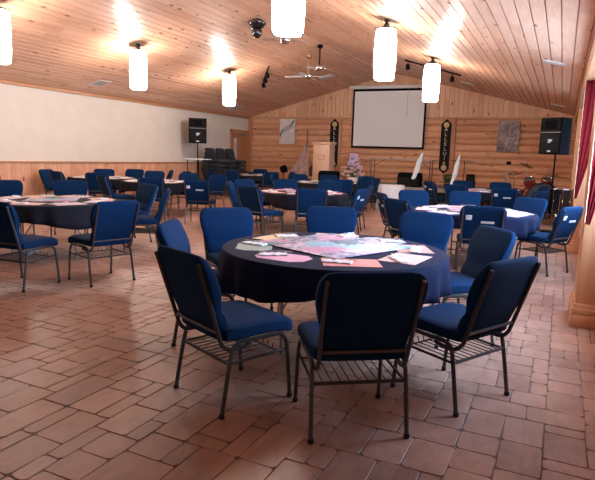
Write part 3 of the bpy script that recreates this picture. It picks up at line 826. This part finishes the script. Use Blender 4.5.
# ------------------------------------------------------------------ pendants
def pendant():
    t = empty('pendant_light')
    q = MB()
    n = 28; prof = [(.165, 0), (.178, .03), (.192, .25), (.195, .45), (.188, .68), (.172, .82), (.168, .855)]
    q.lathe(prof, n, cap=False); inn = [(r - .006, z) for r, z in prof]; q.lathe(inn, n, cap=False)
    q.obj('lamp_shade', M['shade'], t)
    q = MB(); q.lathe([(.001, .862), (.172, .862), (.172, .868), (.001, .868)], 28, cap=False); q.obj('added_light_block', M['bronze'], t)  # opaque disc added to stop the shade's upward light on the ceiling
    q = MB(); q.lathe([(.0, .03), (.158, .03), (.158, .038), (.0, .038)], n, cap=False); q.obj('diffuser', M['shade'], t)
    q = MB()
    q.tube([(.172 * math.cos(2 * PI * j / 28), .172 * math.sin(2 * PI * j / 28), .0) for j in range(28)], .010, 6, closed=True)
    q.obj('bottom_ring', M['bronze'], t); q = MB()
    q.tube([(.174 * math.cos(2 * PI * j / 28), .174 * math.sin(2 * PI * j / 28), .86) for j in range(28)], .012, 6, closed=True)
    for j in range(4):
        a = j * PI / 2 + .4; c_, s_ = math.cos(a), math.sin(a)
        q.tube([(.19 * c_, .19 * s_, .86), (.205 * c_, .205 * s_, .885)], .006, 5)
        q.tube(smoothpath([(.17 * c_, .17 * s_, .86), (.12 * c_, .12 * s_, .885), (.03 * c_, .03 * s_, .92)], 3), .006, 5)
    q.lathe([(.02, .90), (.045, .91), (.05, .94), (.03, .97), (.015, .98)], 16); q.obj('shade_frame', M['bronze'], t)
    return t
P0 = pendant(); index_children()
lamps = [(-3.03, 6.02, 'closest and largest pendant lamp with a lit white barrel shade'), (-3.03, 9.88, 'lit white pendant hanging in front of the left half of the screen'),
         (-3.03, 13.74, 'lit white pendant hanging at the edge of the screen by the track spotlights'), (-8.78, 6.62, 'lit white pendant cut off by the picture edge'),
         (-8.97, 10.28, 'lit white pendant above the middle of the cream wall'), (-8.97, 14.14, 'lit white pendant over the wall side speaker and chair stacks')]
for i, (x, y, lb) in enumerate(lamps):
    o = P0 if i == 0 else copy_tree(P0)
    o.location = (x, y, 2.875); tag(o, lb, 'pendant lamp', 'white barrel pendants')
    zt = zc(x) - 2.875
    q = MB(); q.tube([(0, 0, .975), (0, 0, zt - .02)], .007, 6); r = q.obj('rod', M['bronze'], o)
    q = MB(); q.lathe([(.02, zt - .045), (.05, zt - .03), (.055, zt - .012), (.05, zt + .002)], 18); q.obj('ceiling_canopy', M['bronze'], o)

# ------------------------------------------------------------------ ceiling things
def fan(x, y, hub_z, rodm, hubm, bladem, label, br=.60, nb=4, rot=.3, short=False):
    zt = zc(x); t = empty('ceiling_fan', (x, y, hub_z), rot, label, 'ceiling fan')
    q = MB(); q.lathe([(.03, zt - hub_z - .10), (.075, zt - hub_z - .06), (.08, zt - hub_z + .005)], 18); q.obj('ceiling_canopy', rodm, t)
    q = MB(); q.tube([(0, 0, .08), (0, 0, zt - hub_z - .05)], .016 if not short else .02, 8); q.obj('rod', rodm, t)
    q = MB(); q.lathe([(.03, -.09), (.07, -.08), (.11, -.03), (.115, .03), (.10, .07), (.04, .10)], 22); q.obj('motor_housing', hubm, t)
    for k in range(nb):
        a = 2 * PI * k / nb; R_ = Matrix.Rotation(a, 3, 'Z') @ Matrix.Rotation(.2, 3, 'X')
        q = MB(); q.rbox(R_ @ Vector((.13 + br / 2 - .02, 0, -.01)), (br - .08, .13, .008), .003, rot=R_)
        b = q.obj('blade', bladem, t)
        q = MB(); q.rbox(R_ @ Vector((.12, 0, 0)), (.12, .03, .012), .003, rot=R_); q.obj('blade_iron', hubm, b)
    return t
fan(-6.98, 15.28, 3.80, M['brass'], M['silver'], M['fanwhite'], 'ceiling fan with brass rod and pale blades', .66, 4, .1)
fan(-6.40, 14.74, 3.93, M['black'], M['silver'], M['fanwhite'], 'ceiling fan on a thick black rod near the ridge', .30, 4, .7, True)
fan(-5.60, 11.00, 3.92, M['bronze'], M['silver'], mat('clear_brown_blade', (.42, .27, .19), .4), 'ceiling fan half hidden behind the largest pendant', .40, 4, .5)
# black studded dome fixture
zt = zc(-6.58); t = empty('ceiling_dome_fixture', (-6.58, 11.5, zt), 0, 'black two tier dome fixture with chrome studs on the ceiling', 'ceiling fixture')
q = MB(); q.lathe([(.20, -.045), (.215, -.06), (.21, -.09), (.17, -.14), (.13, -.18), (.10, -.2)], 24); q.lathe([(.05, .06), (.2, -.045)], 24); q.obj('canopy', M['drumblk'], t)
q = MB(); q.lathe([(.10, -.2), (.125, -.22), (.13, -.26), (.115, -.33), (.07, -.385), (.02, -.40)], 24); q.obj('dome', M['lens'], t)
q = MB()
for k in range(10):
    a = k * 2 * PI / 10; q.lathe([(.005, -.012), (.018, 0), (.005, .012)], 8, (.214 * math.cos(a), .214 * math.sin(a), -.075))
for k in range(8):
    a = k * 2 * PI / 8; q.lathe([(.004, -.01), (.012, 0), (.004, .01)], 8, (.132 * math.cos(a), .132 * math.sin(a), -.235))
q.obj('studs', M['silver'], t)
# track lights
def track(p0, p1, label, hs):
    p0 = Vector(p0); p1 = Vector(p1)
    c = (p0 + p1) / 2; t = empty('track_light', c, 0, label, 'spotlights', 'black track spotlights')
    d = p1 - p0; q = MB(); q.tube([p0 - c, p1 - c], .022, 6); q.obj('rail', M['black'], t)
    for h in hs:
        b = p0 + d * h - c; q = MB()
        q.tube([b, b - Vector((0, 0, .09))], .012, 6)
        R_ = Matrix.Rotation(.5, 3, 'X'); q.lathe([(.035, .07), (.055, .05), (.062, -.07), (.05, -.075)], 14, b - Vector((0, .0, .15)), rot=R_); q.obj('spotlight_head', M['black'] if 'far' not in label else M['grey'], t)
def onc(x, y, d=.03): return (x, y, zc(x) - d)
track(onc(-8.15, 15.0), onc(-9.05, 16.3), 'black track with three spotlights on the ceiling above the chair stacks', (.22, .55, .9))
track(onc(-4.16, 15.41), onc(-2.75, 16.1), 'dark track with three spotlights above the screen corner', (.06, .5, .85))
# vents
def vent(x, y, w, d, label):
    sl_ = math.atan(KL) if x < XRI else -math.atan(KR)
    R_ = Matrix.Rotation(-sl_, 3, 'Y'); t = empty('ceiling_vent', onc(x, y, .005), 0, label, 'vent', 'pale ceiling vents')
    t.rotation_euler = (0, -sl_, 0)
    q = MB()
    for s in (-1, 1): q.box((s * (w / 2 - .015), 0, -.006), (.03, d, .016)); q.box((0, s * (d / 2 - .015), -.006), (w - .03, .03, .016))
    q.obj('frame', M['vent'], t, smooth=False)
    q = MB(); q.box((0, 0, .0), (w - .05, d - .05, .004))
    for k in range(5): q.box((0, -d / 2 + .04 + (d - .08) * k / 4, -.008), (w - .06, .012, .010))
    q.obj('louvres', mat('vent_louvre', (.45, .40, .36), .6), t, smooth=False)
vent(-11.4, 11.55, .42, .42, 'pale square ceiling vent above the wainscot tables')
vent(-11.45, 18.5, .45, .45, 'pale ceiling vent above the wooden door')
vent(-7.65, 18.3, .5, .4, 'pale ceiling vent behind the fan with pale blades')
vent(-.28, 10.78, .40, .20, 'pale rectangular ceiling vent nearest on the slope beside the piers')
vent(-.29, 18.45, .40, .22, 'pale ceiling vent above the drum side speaker')
vent(-2.9, 18.2, .4, .3, 'small pale ceiling vent near the log wall beyond the track spotlights')

# ------------------------------------------------------------------ screen, banners, pictures on the log wall
t = empty('projector_screen', (-6.13, YF - .16, 1.9), 0, 'large white pull-down projection screen with black border on the log wall', 'projection screen')
q = MB(); q.rbox((-.03, 0, 2.25), (3.10, .12, .13), .03); q.obj('casing', M['casing'], t)
W_ = 2.72; H_ = 2.14
q = MB(); q.box((0, 0, .04 + H_ / 2), (W_, .006, H_), mi=0); q.obj('screen_surface', M['screen'], t, smooth=False)
q = MB()
for s in (-1, 1): q.box((s * (W_ / 2 + .03), 0, .04 + H_ / 2 - .03), (.07, .010, H_ + .08))
q.box((0, 0, .005), (W_ + .12, .014, .07)); q.box((0, 0, H_ + .02), (W_ + .12, .010, .12)); q.obj('border', M['black'], t, smooth=False)
q = MB(); q.tube([(.72, -.02, 2.18), (.72, -.02, 1.25)], .004, 5); q.lathe([(.004, 1.20), (.014, 1.22), (.006, 1.26)], 8, (.72, -.02, 0)); q.obj('pull_cord', M['grey'], t)

def banner(x, label, word):
    H = 1.98; w = .36; t = empty('hanging_banner', (x, YF - .155, 1.0), 0, label, 'banner')
    q = MB(); z1 = H
    pts = [(0, 0), (w / 2, .18), (w / 2, z1 - .18), (0, z1), (-w / 2, z1 - .18), (-w / 2, .18)]
    vs = [(a, -.006, b) for a, b in pts] + [(a, .006, b) for a, b in pts]; n = 6
    q.add(vs, [tuple(range(n)), tuple(range(n, 2 * n))[::-1]] + [(i, (i + 1) % n, n + (i + 1) % n, n + i) for i in range(n)]); q.obj('cloth', M['banner'], t, smooth=False)
    q = MB()
    for zz in (.22, z1 - .22): q.lathe([(.095, -.004), (.105, 0), (.095, .004)], 8, (0, -.012, zz), rot=Matrix.Rotation(PI / 2, 3, 'X'))
    q.obj('round_emblem', M['gold_f'], t)
    cu = D.curves.new('lettering', 'FONT'); cu.body = '\n'.join(word); cu.align_x = 'CENTER'; cu.align_y = 'CENTER'; cu.size = .185; cu.space_line = .93; cu.extrude = .003
    tmp = D.objects.new('tmp_text', cu); COL.objects.link(tmp); bpy.context.view_layer.update()
    me = D.meshes.new_from_object(tmp.evaluated_get(bpy.context.evaluated_depsgraph_get())); me.materials.clear(); me.materials.append(M['cream_l'])
    D.objects.remove(tmp); o = D.objects.new('lettering', me); COL.objects.link(o); o.parent = t; o.location = (0, -.012, z1 / 2 - .0); o.rotation_euler = (PI / 2, 0, 0)
banner(-8.28, 'narrow black banner with pale letters behind the wooden lectern', 'ALLELUIA')
banner(-3.93, 'narrow black banner with pale letters on the log wall beyond the screen edge', 'ALLELUIA')
def picture(x0, x1, z0, z1, m, label, dots=False):
    t = empty('canvas_picture', ((x0 + x1) / 2, YF - .13, (z0 + z1) / 2), 0, label, 'picture')
    w = x1 - x0; h = z1 - z0; q = MB(); q.rbox((0, .0, 0), (w, .05, h), .004); q.obj('canvas', m, t, smooth=False)
    return t
t = picture(-10.72, -10.03, 1.96, 2.97, mat('pale_canvas', (.78, .70, .62), .7, noise=.15, nscale=9), 'pale canvas with a flowing dark line, hung above the flags')
q = MB()
for off, r_, seed_ in ((0, .016, 1), (.07, .014, 2), (-.08, .010, 3), (.12, .007, 4)):
    pth = [(-.33, -.029, -.22 + off), (-.22, -.029, -.02 + off), (-.08, -.029, .06 + off), (.08, -.029, .13 + off), (.2, -.029, .24 + off), (.31, -.029, .44 + off * .4)]
    q.tube(smoothpath(pth, 4), r_, 5, flat=.5)
rr = random.Random(9)
q.obj('painted_lines', mat('ink_grey', (.10, .14, .17), .6), t)
q = MB()
for k in range(26):
    cx, cz = rr.uniform(-.3, .3), rr.uniform(-.46, .1); q.lathe([(.004, -.003), (.014, 0), (.004, .003)], 7, (cx, -.028, cz), rot=Matrix.Rotation(PI / 2, 3, 'X'))
q.obj('painted_dots', mat('dark_rust', (.22, .10, .10), .6), t)
picture(-2.15, -1.44, 1.85, 2.92, M['art_rocks'], 'grey and brown painting of pale rocks hung on the log wall above the drums')

# ------------------------------------------------------------------ speakers
def speaker(x, y, z, w, d, h, rz, label, stand_label, tri=.5):
    s = empty('speaker_stand', (x, y, 0), rz, stand_label, 'speaker stand')
    q = MB(); q.tube([(0, 0, .35), (0, 0, z + .0)], .019, 8); q.obj('pole', M['black'], s)
    q = MB(); q.lathe([(.03, .66), (.032, .74)], 10); q.tube([(0, 0, .72), (.07, 0, .72)], .012, 6); q.obj('collar', M['black'], s)
    for k in range(3):
        a = k * 2 * PI / 3 + .5; q = MB(); q.tube([(0, 0, .70), (tri * math.cos(a), tri * math.sin(a), .012)], .012, 6); q.tube([(0, 0, .38), (tri * .5 * math.cos(a), tri * .5 * math.sin(a), .36)], .008, 6); q.obj('leg', M['black'], s)
    t = empty('loudspeaker', (x, y, z + .001), rz, label, 'loudspeaker')
    q = MB(); b = [(-w / 2, -d / 2), (w / 2, -d / 2), (w / 2, d * .1), (w * .33, d / 2), (-w * .33, d / 2), (-w / 2, d * .1)]
    q.add([(a, c, 0) for a, c in b] + [(a, c, h) for a, c in b], [(5, 4, 3, 2, 1, 0), (6, 7, 8, 9, 10, 11)] + [(i, (i + 1) % 6, 6 + (i + 1) % 6, 6 + i) for i in range(6)])
    q.obj('cabinet', M['black'], t, smooth=False)
    q = MB(); q.rbox((0, -d / 2 - .008, h * .30), (w * .90, .016, h * .52), .006); q.obj('grille', M['grille'], t)
    q = MB()
    hz = h * .80; q.box((0, -d / 2 - .004, hz + h * .145), (w * .8, .012, h * .04)); q.box((0, -d / 2 - .004, hz - h * .145), (w * .8, .012, h * .04))
    for sg in (-1, 1): q.box((sg * w * .38, -d / 2 - .004, hz), (w * .06, .012, h * .29)); q.box((sg * w * .30, -d / 2 + .0, hz), (w * .10, .008, h * .2), rot=Matrix.Rotation(sg * .5, 3, 'Z'))
    q.obj('horn', M['grille'], t, smooth=False)
    q = MB(); q.box((0, -d / 2 - .010, h * .60), (w * .92, .012, h * .022)); q.obj('trim_strip', M['grey'], t, smooth=False)
    q = MB(); k = w * .30; y0 = -d / 2 - .019
    lp = [(-.5, -.28), (-.12, -.12), (-.2, .05), (-.42, .12), (-.1, .22), (-.05, .36), (.12, .2), (.5, .28), (.3, .12), (.42, .0), (.15, -.08), (.05, -.3), (-.12, -.2)]
    q.add([(a * k, y0, h * .36 + b_ * k) for a, b_ in lp] + [(a * k, y0 + .004, h * .36 + b_ * k) for a, b_ in lp], [tuple(range(13)), tuple(range(13, 26))[::-1]] + [(i, (i + 1) % 13, 13 + (i + 1) % 13, 13 + i) for i in range(13)])
    q.obj('logo_badge', M['silver'] if False else M['tagw'], t, smooth=False)
    q = MB(); q.rbox((0, -d / 2 - .018, h * .08), (w * .16, .006, h * .04), .002); q.obj('model_plate', M['tagw'], t)
speaker(-.17, 13.98, 1.70, .52, .50, .80, math.radians(-33), 'large black loudspeaker on a pole beside the wooden piers', 'black pole stand carrying the loudspeaker beside the wooden piers', .42)
speaker(-11.50, 16.15, 1.80, .60, .45, .84, math.radians(-58 + 90 + 3), 'black loudspeaker on a tripod before the cream wall', 'black tripod carrying the loudspeaker before the cream wall', .55)

# ------------------------------------------------------------------ things on the stage
t = empty('lectern', (-7.84, 18.75, STG), 0, 'tall pale wooden lectern with overhanging top on the stage', 'lectern')
q = MB(); q.rbox((0, 0, .66), (.64, .5, 1.32), .012); q.obj('body', M['lect_w'], t)
q = MB(); q.rbox((0, 0, 1.36), (.73, .6, .09), .02); q.obj('top', M['lect_w'], t)
q = MB()
for a, b, c, d_ in ((0, .94, .24, .02), (0, .78, .24, .02), (-.12, .86, .02, .18), (.12, .86, .02, .18)): q.box((a, -.256, b), (c, .012, d_))
q.obj('front_plaque', M['trim_w'], t, smooth=False)
t = empty('folding_stage_table', (-5.0, 18.9, STG), 0, 'long narrow folding table standing on the stage under the screen', 'table')
q = MB(); q.rbox((0, 0, .875), (2.25, .5, .035), .006); q.obj('tabletop', M['tabletop'], t)
for sx in (-1, 1):
    for sy in (-1, 1):
        q = MB(); q.tube([(sx * 1.02, sy * .2, 0), (sx * 1.02, sy * .2, .858)], .014, 6); q.obj('leg', M['bronze'], t)
    q = MB(); q.tube([(sx * 1.02, -.2, .3), (sx * 1.02, .2, .3)], .009, 6); q.tube([(sx * 1.02, 0, .6), (sx * .6, 0, .858)], .009, 6); q.obj('brace', M['bronze'], t)

def wedge(x, y, z, w, d, h, rz, label, name='floor_monitor'):
    t = empty(name, (x, y, z), rz, label, 'stage monitor')
    q = MB(); pr = [(-d / 2, 0), (d / 2, 0), (d / 2, h * .75), (d / 2 - .1, h), (-d / 2 + .08, h * .92), (-d / 2, h * .7)]
    n = len(pr); vs = [(-w / 2, a, b) for a, b in pr] + [(w / 2, a, b) for a, b in pr]
    q.add(vs, [tuple(range(n)), tuple(range(n, 2 * n))[::-1]] + [(i, (i + 1) % n, n + (i + 1) % n, n + i) for i in range(n)]); q.obj('cabinet', M['black'], t, smooth=False)
    q = MB(); q.rbox((0, -d / 2 - .006, h * .36), (w * .9, .012, h * .6), .004); q.obj('grille', M['grille'], t)
wedge(-4.48, 18.1, STG, .74, .4, .46, 0, 'black floor monitor at the stage edge below the folding table')
wedge(-7.3, 18.0, STG, .66, .45, .40, .15, 'black floor monitor in front of the lectern')
wedge(-2.6, 18.3, STG + .28, .24, .2, .2, 0, 'small black monitor box on a block beside the microphone boom')
q = MB(); q.rbox((0, 0, .14), (.3, .26, .28), .01); o = q.obj('equipment_block', M['darkgap']); o.location = (-2.6, 18.3, STG); tag(o, 'small black block under the little monitor box', 'box')

# slanted white vanes
def vane(p0, p1, w, label, stand=True):
    p0 = Vector(p0); p1 = Vector(p1); t = empty('white_vane', (p0.x, p0.y, STG), 0, label, 'ornament', 'slanted white vanes on the stage')
    o = Vector((p0.x, p0.y, STG)); rings = []; d = p1 - p0; L_ = d.length
    for i in range(17):
        s = i / 16; c = p0 + d * s - o + Vector((.012 * math.sin(s * 6), 0, 0)); ww = w * (math.sin(PI * min(1, .12 + s * .86)) ** .5) * (1 + .10 * math.sin(s * 21))
        rings.append([(c.x + ww * .5 * math.cos(b), c.y + .03 * math.sin(b), c.z) for b in [2 * PI * j / 10 for j in range(10)]])
    q = MB(); q.loft(rings); q.obj('vane', M['sail'], t)
    q = MB(); q.tube([(p0.x - o.x, .05, 0), (p0.x - o.x, .05, p0.z - o.z + .1), (d.x * .5, .04, d.z * .5 + p0.z - o.z)], .01, 6); q.lathe([(.12, 0), (.12, .015), (.02, .03)], 16, (0, .05, 0)); q.obj('stand', M['black'], t)
vane((-4.32, 17.85, .86), (-4.07, 17.9, 1.70), .17, 'slanted white vane standing beside the black floor monitor')
vane((-3.10, 17.85, .72), (-2.90, 17.9, 1.68), .14, 'slanted white vane standing beside the green plant')
# mic boom
t = empty('microphone_stand', (-2.82, 18.35, STG), 0, 'black microphone boom stand on the stage', 'microphone stand')
q = MB(); q.tube([(0, 0, .02), (0, 0, .90)], .012, 6); q.lathe([(.13, 0), (.13, .018), (.02, .03)], 16); q.obj('pole', M['black'], t)
q = MB(); q.tube([(-.42, 0, .90), (.25, 0, .885)], .010, 6); q.obj('boom', M['black'], t)
q = MB(); q.tube([(.20, 0, .885), (.32, 0, .88)], [.018, .026], 8); q.obj('microphone', M['grey'], t)
# plant
t = empty('potted_plant', (-3.28, 18.05, STG), 0, 'small leafy green plant in a dark pot at the stage edge', 'plant')
q = MB(); q.lathe([(.07, 0), (.10, .16), (.085, .16)], 16); q.obj('pot', M['drumblk'], t)
q = MB(); rr = random.Random(4)
for i in range(60):
    a = rr.uniform(0, 6.28); h = rr.uniform(.16, .44); r_ = rr.uniform(.03, .2); blossom(q, (r_ * math.cos(a), r_ * math.sin(a) * .7, h), .06)
q.tube([(0, 0, .1), (0, 0, .34)], .01, 5); q.obj('foliage', M['leaf'], t)
# flags
def flag(x, y, m, h, label, lean):
    t = empty('flag_stand', (x, y, STG), 0, label, 'flag')
    q = MB(); q.tube([(0, 0, .03), (0, 0, h)], .014, 8); q.lathe([(.14, 0), (.14, .03), (.04, .06)], 18); q.obj('pole', M['black'], t)
    q = MB(); n = 24; rings = []
    for i in range(15):
        s = i / 14; z = (h - .35) * (1 - s) + .12 * s - .0; sp = .03 + .42 * s ** 1.2
        ring = []
        for j in range(n):
            a = 2 * PI * j / n; fold = 1 + .22 * math.sin(5 * a + s * 3)
            ring.append((lean * sp * .75 + sp * math.cos(a) * fold * .9, (.03 + .08 * s) * math.sin(a) * fold, z + .05 * math.cos(a) * lean * -s))
        rings.append(ring)
    q.loft(rings); q.obj('flag_cloth', m, t)
    q = MB(); q.lathe([(.003, h), (.025, h + .03), (.004, h + .12)], 10); q.obj('finial', M['brass'], t)
flag(-8.45, 18.6, M['flag_a'], 1.75, 'faded mauve flag hanging from a black pole on the stage', -1)
flag(-8.38, 19.6, M['flag_b'], 1.25, 'maroon flag hanging beside the lectern on the stage', -1)
# black arm lamp left of the stage
t = empty('stage_spotlight', (-9.25, 18.35, 0), .4, 'black stage spotlight on a low stand beside the chair by the door', 'stage light')
q = MB(); q.tube([(0, 0, .02), (0, 0, .85)], .016, 6); q.lathe([(.18, 0), (.18, .02), (.03, .04)], 14); q.obj('stand', M['black'], t)
q = MB(); q.lathe([(.08, -.12), (.13, -.08), (.14, .1), (.11, .13)], 16, (0, 0, .98), rot=Matrix.Rotation(1.2, 3, 'Y')); q.obj('lamp_housing', M['black'], t)

# ------------------------------------------------------------------ drum kit
def drum(name, x, y, z, r, h, rot, shell, label, legs=0, lugs=8):
    t = empty(name, (x, y, z), 0, label, 'drum'); Rm = Matrix.Rotation(rot[0], 3, 'X') @ Matrix.Rotation(rot[1], 3, 'Y')
    q = MB(); q.lathe([(r, -h / 2), (r, h / 2)], 32, rot=Rm, cap=False); q.lathe([(r - .006, -h / 2), (r - .006, h / 2)], 32, rot=Rm, cap=False); q.obj('shell', shell, t)
    for s in (-1, 1):
        q = MB(); q.lathe([(.001, s * h / 2), (r - .004, s * h / 2 + s * .002), (r - .004, s * h / 2 - s * .003)], 32, rot=Rm, cap=False); q.obj('drum_head', M['skin'] if shell is not M['drumblk'] or s > 0 else M['drumblk'], t)
        q = MB(); q.tube([Rm @ Vector(((r + .008) * math.cos(2 * PI * j / 32), (r + .008) * math.sin(2 * PI * j / 32), s * (h / 2 + .004))) for j in range(32)], .010, 6, closed=True); q.obj('hoop', M['silver'] if r < .28 else M['black'], t)
    q = MB()
    for k in range(lugs):
        a = k * 2 * PI / lugs + .2; q.tube([Rm @ Vector(((r + .012) * math.cos(a), (r + .012) * math.sin(a), zz)) for zz in (-h / 2, h / 2)], .006, 5)
        q.lathe([(.012, -.03), (.018, 0), (.012, .03)], 8, Rm @ Vector(((r + .010) * math.cos(a), (r + .010) * math.sin(a), 0)), rot=Rm)
    q.obj('lugs', M['silver'], t)
    for k in range(legs):
        a = k * 2 * PI / legs + .5; q = MB(); q.tube([((r + .02) * math.cos(a), (r + .02) * math.sin(a), h * .3), ((r + .04) * math.cos(a), (r + .04) * math.sin(a), -z + .005)], .008, 6); q.obj('leg', M['silver'], t)
    return t
DX, DY = -.40, 16.2
bd = drum('bass_drum', DX - .05, DY, .50, .47, .36, (PI / 2, .35), M['drum'], 'red bass drum with dark hoop standing on its side')
for s_ in (-1, 1):
    q = MB(); q.tube([(s_ * .38, -.10, -.28), (s_ * .52, -.25, -.495)], .010, 6); q.obj('spur', M['silver'], bd)
drum('tom_drum', DX - .36, DY + .05, .98, .13, .20, (.4, -.15), M['drum'], 'red rack tom mounted nearest the cymbal stand')
drum('tom_drum', DX + .06, DY + .05, .99, .14, .20, (.4, .15), M['drum'], 'red rack tom mounted under the large cymbal')
q = MB(); q.tube([(-.12, 0, .96), (-.12, 0, .975), (-.22, 0, 1.0)], .012, 6); q.tube([(-.12, 0, .97), (-.03, 0, 1.0)], .012, 6); o = q.obj('tom_bracket', M['silver']); o.location = (DX, DY, 0); tag(o, 'chrome bracket holding the two red rack toms', 'drum bracket')
drum('floor_tom', DX + .42, DY - 1.1, .58, .26, .60, (0, 0), M['drumblk'], 'black floor tom with chrome lugs beside the speaker pole', 3)
drum('snare_drum', DX - .62, DY + .55, .68, .18, .15, (.1, 0), M['drum'], 'small snare drum behind the red rack toms', 3)
def cym(x, y, z, r, tilt, label, two=False):
    t = empty('cymbal_stand', (x, y, 0), random.random(), label, 'cymbal')
    q = MB(); q.tube([(0, 0, .35), (0, 0, z + .04)], .010, 6); q.obj('pole', M['silver'], t)
    for k in range(3):
        a = k * 2 * PI / 3; q = MB(); q.tube([(0, 0, .6), (.3 * math.cos(a), .3 * math.sin(a), .008)], .009, 6); q.obj('leg', M['silver'], t)
    for d_ in ((0, .03) if two else (0,)):
        q = MB(); q.lathe([(.01, .028), (.035, .022), (.05, .010), (r * .6, .004), (r, -.006), (r, -.008), (.05, .004), (.01, .01)], 28, (0, 0, z + d_), rot=Matrix.Rotation(tilt, 3, 'X') @ Matrix.Rotation(tilt * .5, 3, 'Y')); q.obj('cymbal', M['cymbal'], t)
    q = MB(); q.lathe([(.006, z + .03), (.014, z + .05), (.006, z + .08)], 8); q.obj('wing_nut', M['black'], t)
cym(DX + .30, DY - .45, 1.17, .27, .12, 'large bronze cymbal on a stand in front of the loudspeaker pole')
cym(DX - .75, DY + .1, 1.18, .18, -.1, 'pair of small cymbals on a chrome stand beside the snare drum', True)
cym(DX - .50, DY + .75, 1.42, .2, .35, 'thin tilted cymbal on a tall stand behind the red toms')
# tripod with head in front of logs
t = empty('camera_tripod', (-1.42, 17.3, 0), .3, 'slim tripod with a dark clamp head left of the drum kit', 'tripod')
for k in range(3):
    a = k * 2 * PI / 3; q = MB(); q.tube([(0, 0, 1.25), (.33 * math.cos(a), .33 * math.sin(a), .01)], .012, 6); q.obj('leg', M['grey'], t)
q = MB(); q.tube([(0, 0, 1.2), (0, 0, 1.42)], .012, 6); q.obj('centre_column', M['silver'], t)
q = MB(); q.rbox((0, 0, 1.47), (.12, .07, .10), .01); q.obj('clamp_head', M['black'], t)
t = empty('drum_throne', (DX + .05, DY + .78, 0), 0, 'round black drum stool behind the bass drum', 'stool')
q = MB(); q.lathe([(.16, .60), (.18, .62), (.18, .68), (.15, .70)], 20); q.obj('seat', M['drumblk'], t)
for k in range(3):
    a = k * 2 * PI / 3; q = MB(); q.tube([(0, 0, .6), (.25 * math.cos(a), .25 * math.sin(a), .01)], .012, 6); q.obj('leg', M['silver'], t)
q = MB(); q.rbox((0, 0, .02), (.55, .35, .04), .008); o = q.obj('effects_board', M['black']); o.location = (-.06, 13.2, 0); tag(o, 'flat black board lying on the floor under the loudspeaker pole', 'board')

# ------------------------------------------------------------------ crimson swags on the piers
def swag(x0, x1, y, ztop, zbot, label):
    t = empty('curtain_swag', (0, y, 0), 0, label, 'curtain', 'crimson swags on the piers')
    q = MB(); n = 40; rows = 24; vs = []; fs = []
    for i in range(rows + 1):
        s = i / rows
        z = ztop + (zbot - ztop) * s
        wl = x0; wr = x0 + (x1 - x0) * (1 - s ** 1.5) + .045
        for j in range(n + 1):
            u = j / n; x = wl + (wr - wl) * u
            vs.append((x, -.02 - .02 * (1 - s * .5) * (1 + math.sin(u * 22 + s * 2)), z + .05 * math.sin(u * 22) * s * .4))
    for i in range(rows):
        for j in range(n): a = i * (n + 1) + j; fs.append((a, a + 1, a + n + 2, a + n + 1))
    q.add(vs, fs); c = q.obj('cloth', M['red'], t); md = c.modifiers.new('thick', 'SOLIDIFY'); md.thickness = .008
    q = MB(); q.tube([(x0 + .002 * math.sin(i * 1.7), -.045 + .003 * math.cos(i * 2.3), ztop + (zbot - ztop) * i / 40) for i in range(41)], .004, 6); q.obj('fringe', M['fringe'], t)
swag(.215, .50, 10.34, 2.83, .95, 'crimson swag hanging down the farther wooden pier')
swag(.225, .53, 5.575, 2.80, .98, 'crimson swag with pale fringe hanging down the nearer wooden pier')
t = empty('wall_outlet', (.40, 10.345, .36), 0, 'white electrical outlet low on the farther pier', 'outlet')
q = MB(); q.rbox((0, 0, 0), (.075, .01, .12), .003); q.obj('cover_plate', M['white'], t)
q = MB(); q.rbox((0, -.006, .025), (.03, .004, .03), .002); q.rbox((0, -.006, -.025), (.03, .004, .03), .002); q.obj('sockets', M['grey'], t)
t = empty('wall_outlet', (XL + .024, 9.1, .45), 0, 'pale electrical outlet on the wainscot behind the pink papered table', 'outlet')
q = MB(); q.rbox((0, 0, 0), (.01, .08, .12), .003); q.obj('cover_plate', M['cream_l'], t)

# ------------------------------------------------------------------ light
def area(name, loc, rot, sx, sy, power, col):
    l = D.lights.new(name, 'AREA'); l.shape = 'RECTANGLE'; l.size = sx; l.size_y = sy; l.energy = power; l.color = col
    o = D.objects.new(name, l); COL.objects.link(o); o.location = loc; o.rotation_euler = rot; return o
for i, ((a, b), pw) in enumerate(zip(wins, (330, 420, 70))):
    area('daylight_window', (XR + .26, (a + b) / 2, (SILL + HEAD) / 2), (0, PI / 2, 0), HEAD - SILL, b - a, pw, (.42, .66, 1.0))
w = D.worlds.new('World'); bpy.context.scene.world = w; w.use_nodes = True
bg = w.node_tree.nodes['Background']; bg.inputs[0].default_value = (.55, .72, 1, 1); bg.inputs[1].default_value = 1.2

# ------------------------------------------------------------------ camera
f, yaw, pitch, roll, h = 554.635, .43784, .15067, .03267, 1.485
cy, sy = math.cos(yaw), math.sin(yaw); cp, sp = math.cos(pitch), math.sin(pitch)
F = Vector((-sy * cp, cy * cp, -sp)); R = Vector((cy, sy, 0)); U = R.cross(F)
R2 = R * math.cos(roll) + U * math.sin(roll); U2 = U * math.cos(roll) - R * math.sin(roll)
cam = D.cameras.new('Camera'); co = D.objects.new('Camera', cam); COL.objects.link(co)
co.matrix_world = Matrix(((R2.x, U2.x, -F.x, 0), (R2.y, U2.y, -F.y, 0), (R2.z, U2.z, -F.z, h), (0, 0, 0, 1)))
cam.sensor_fit = 'HORIZONTAL'; cam.sensor_width = 36; cam.lens = f / 595 * 36; cam.clip_start = .05
sc = bpy.context.scene; sc.camera = co
sc.view_settings.view_transform = 'Standard'; sc.view_settings.look = 'None'; sc.view_settings.gamma = 1; sc.view_settings.exposure = .06
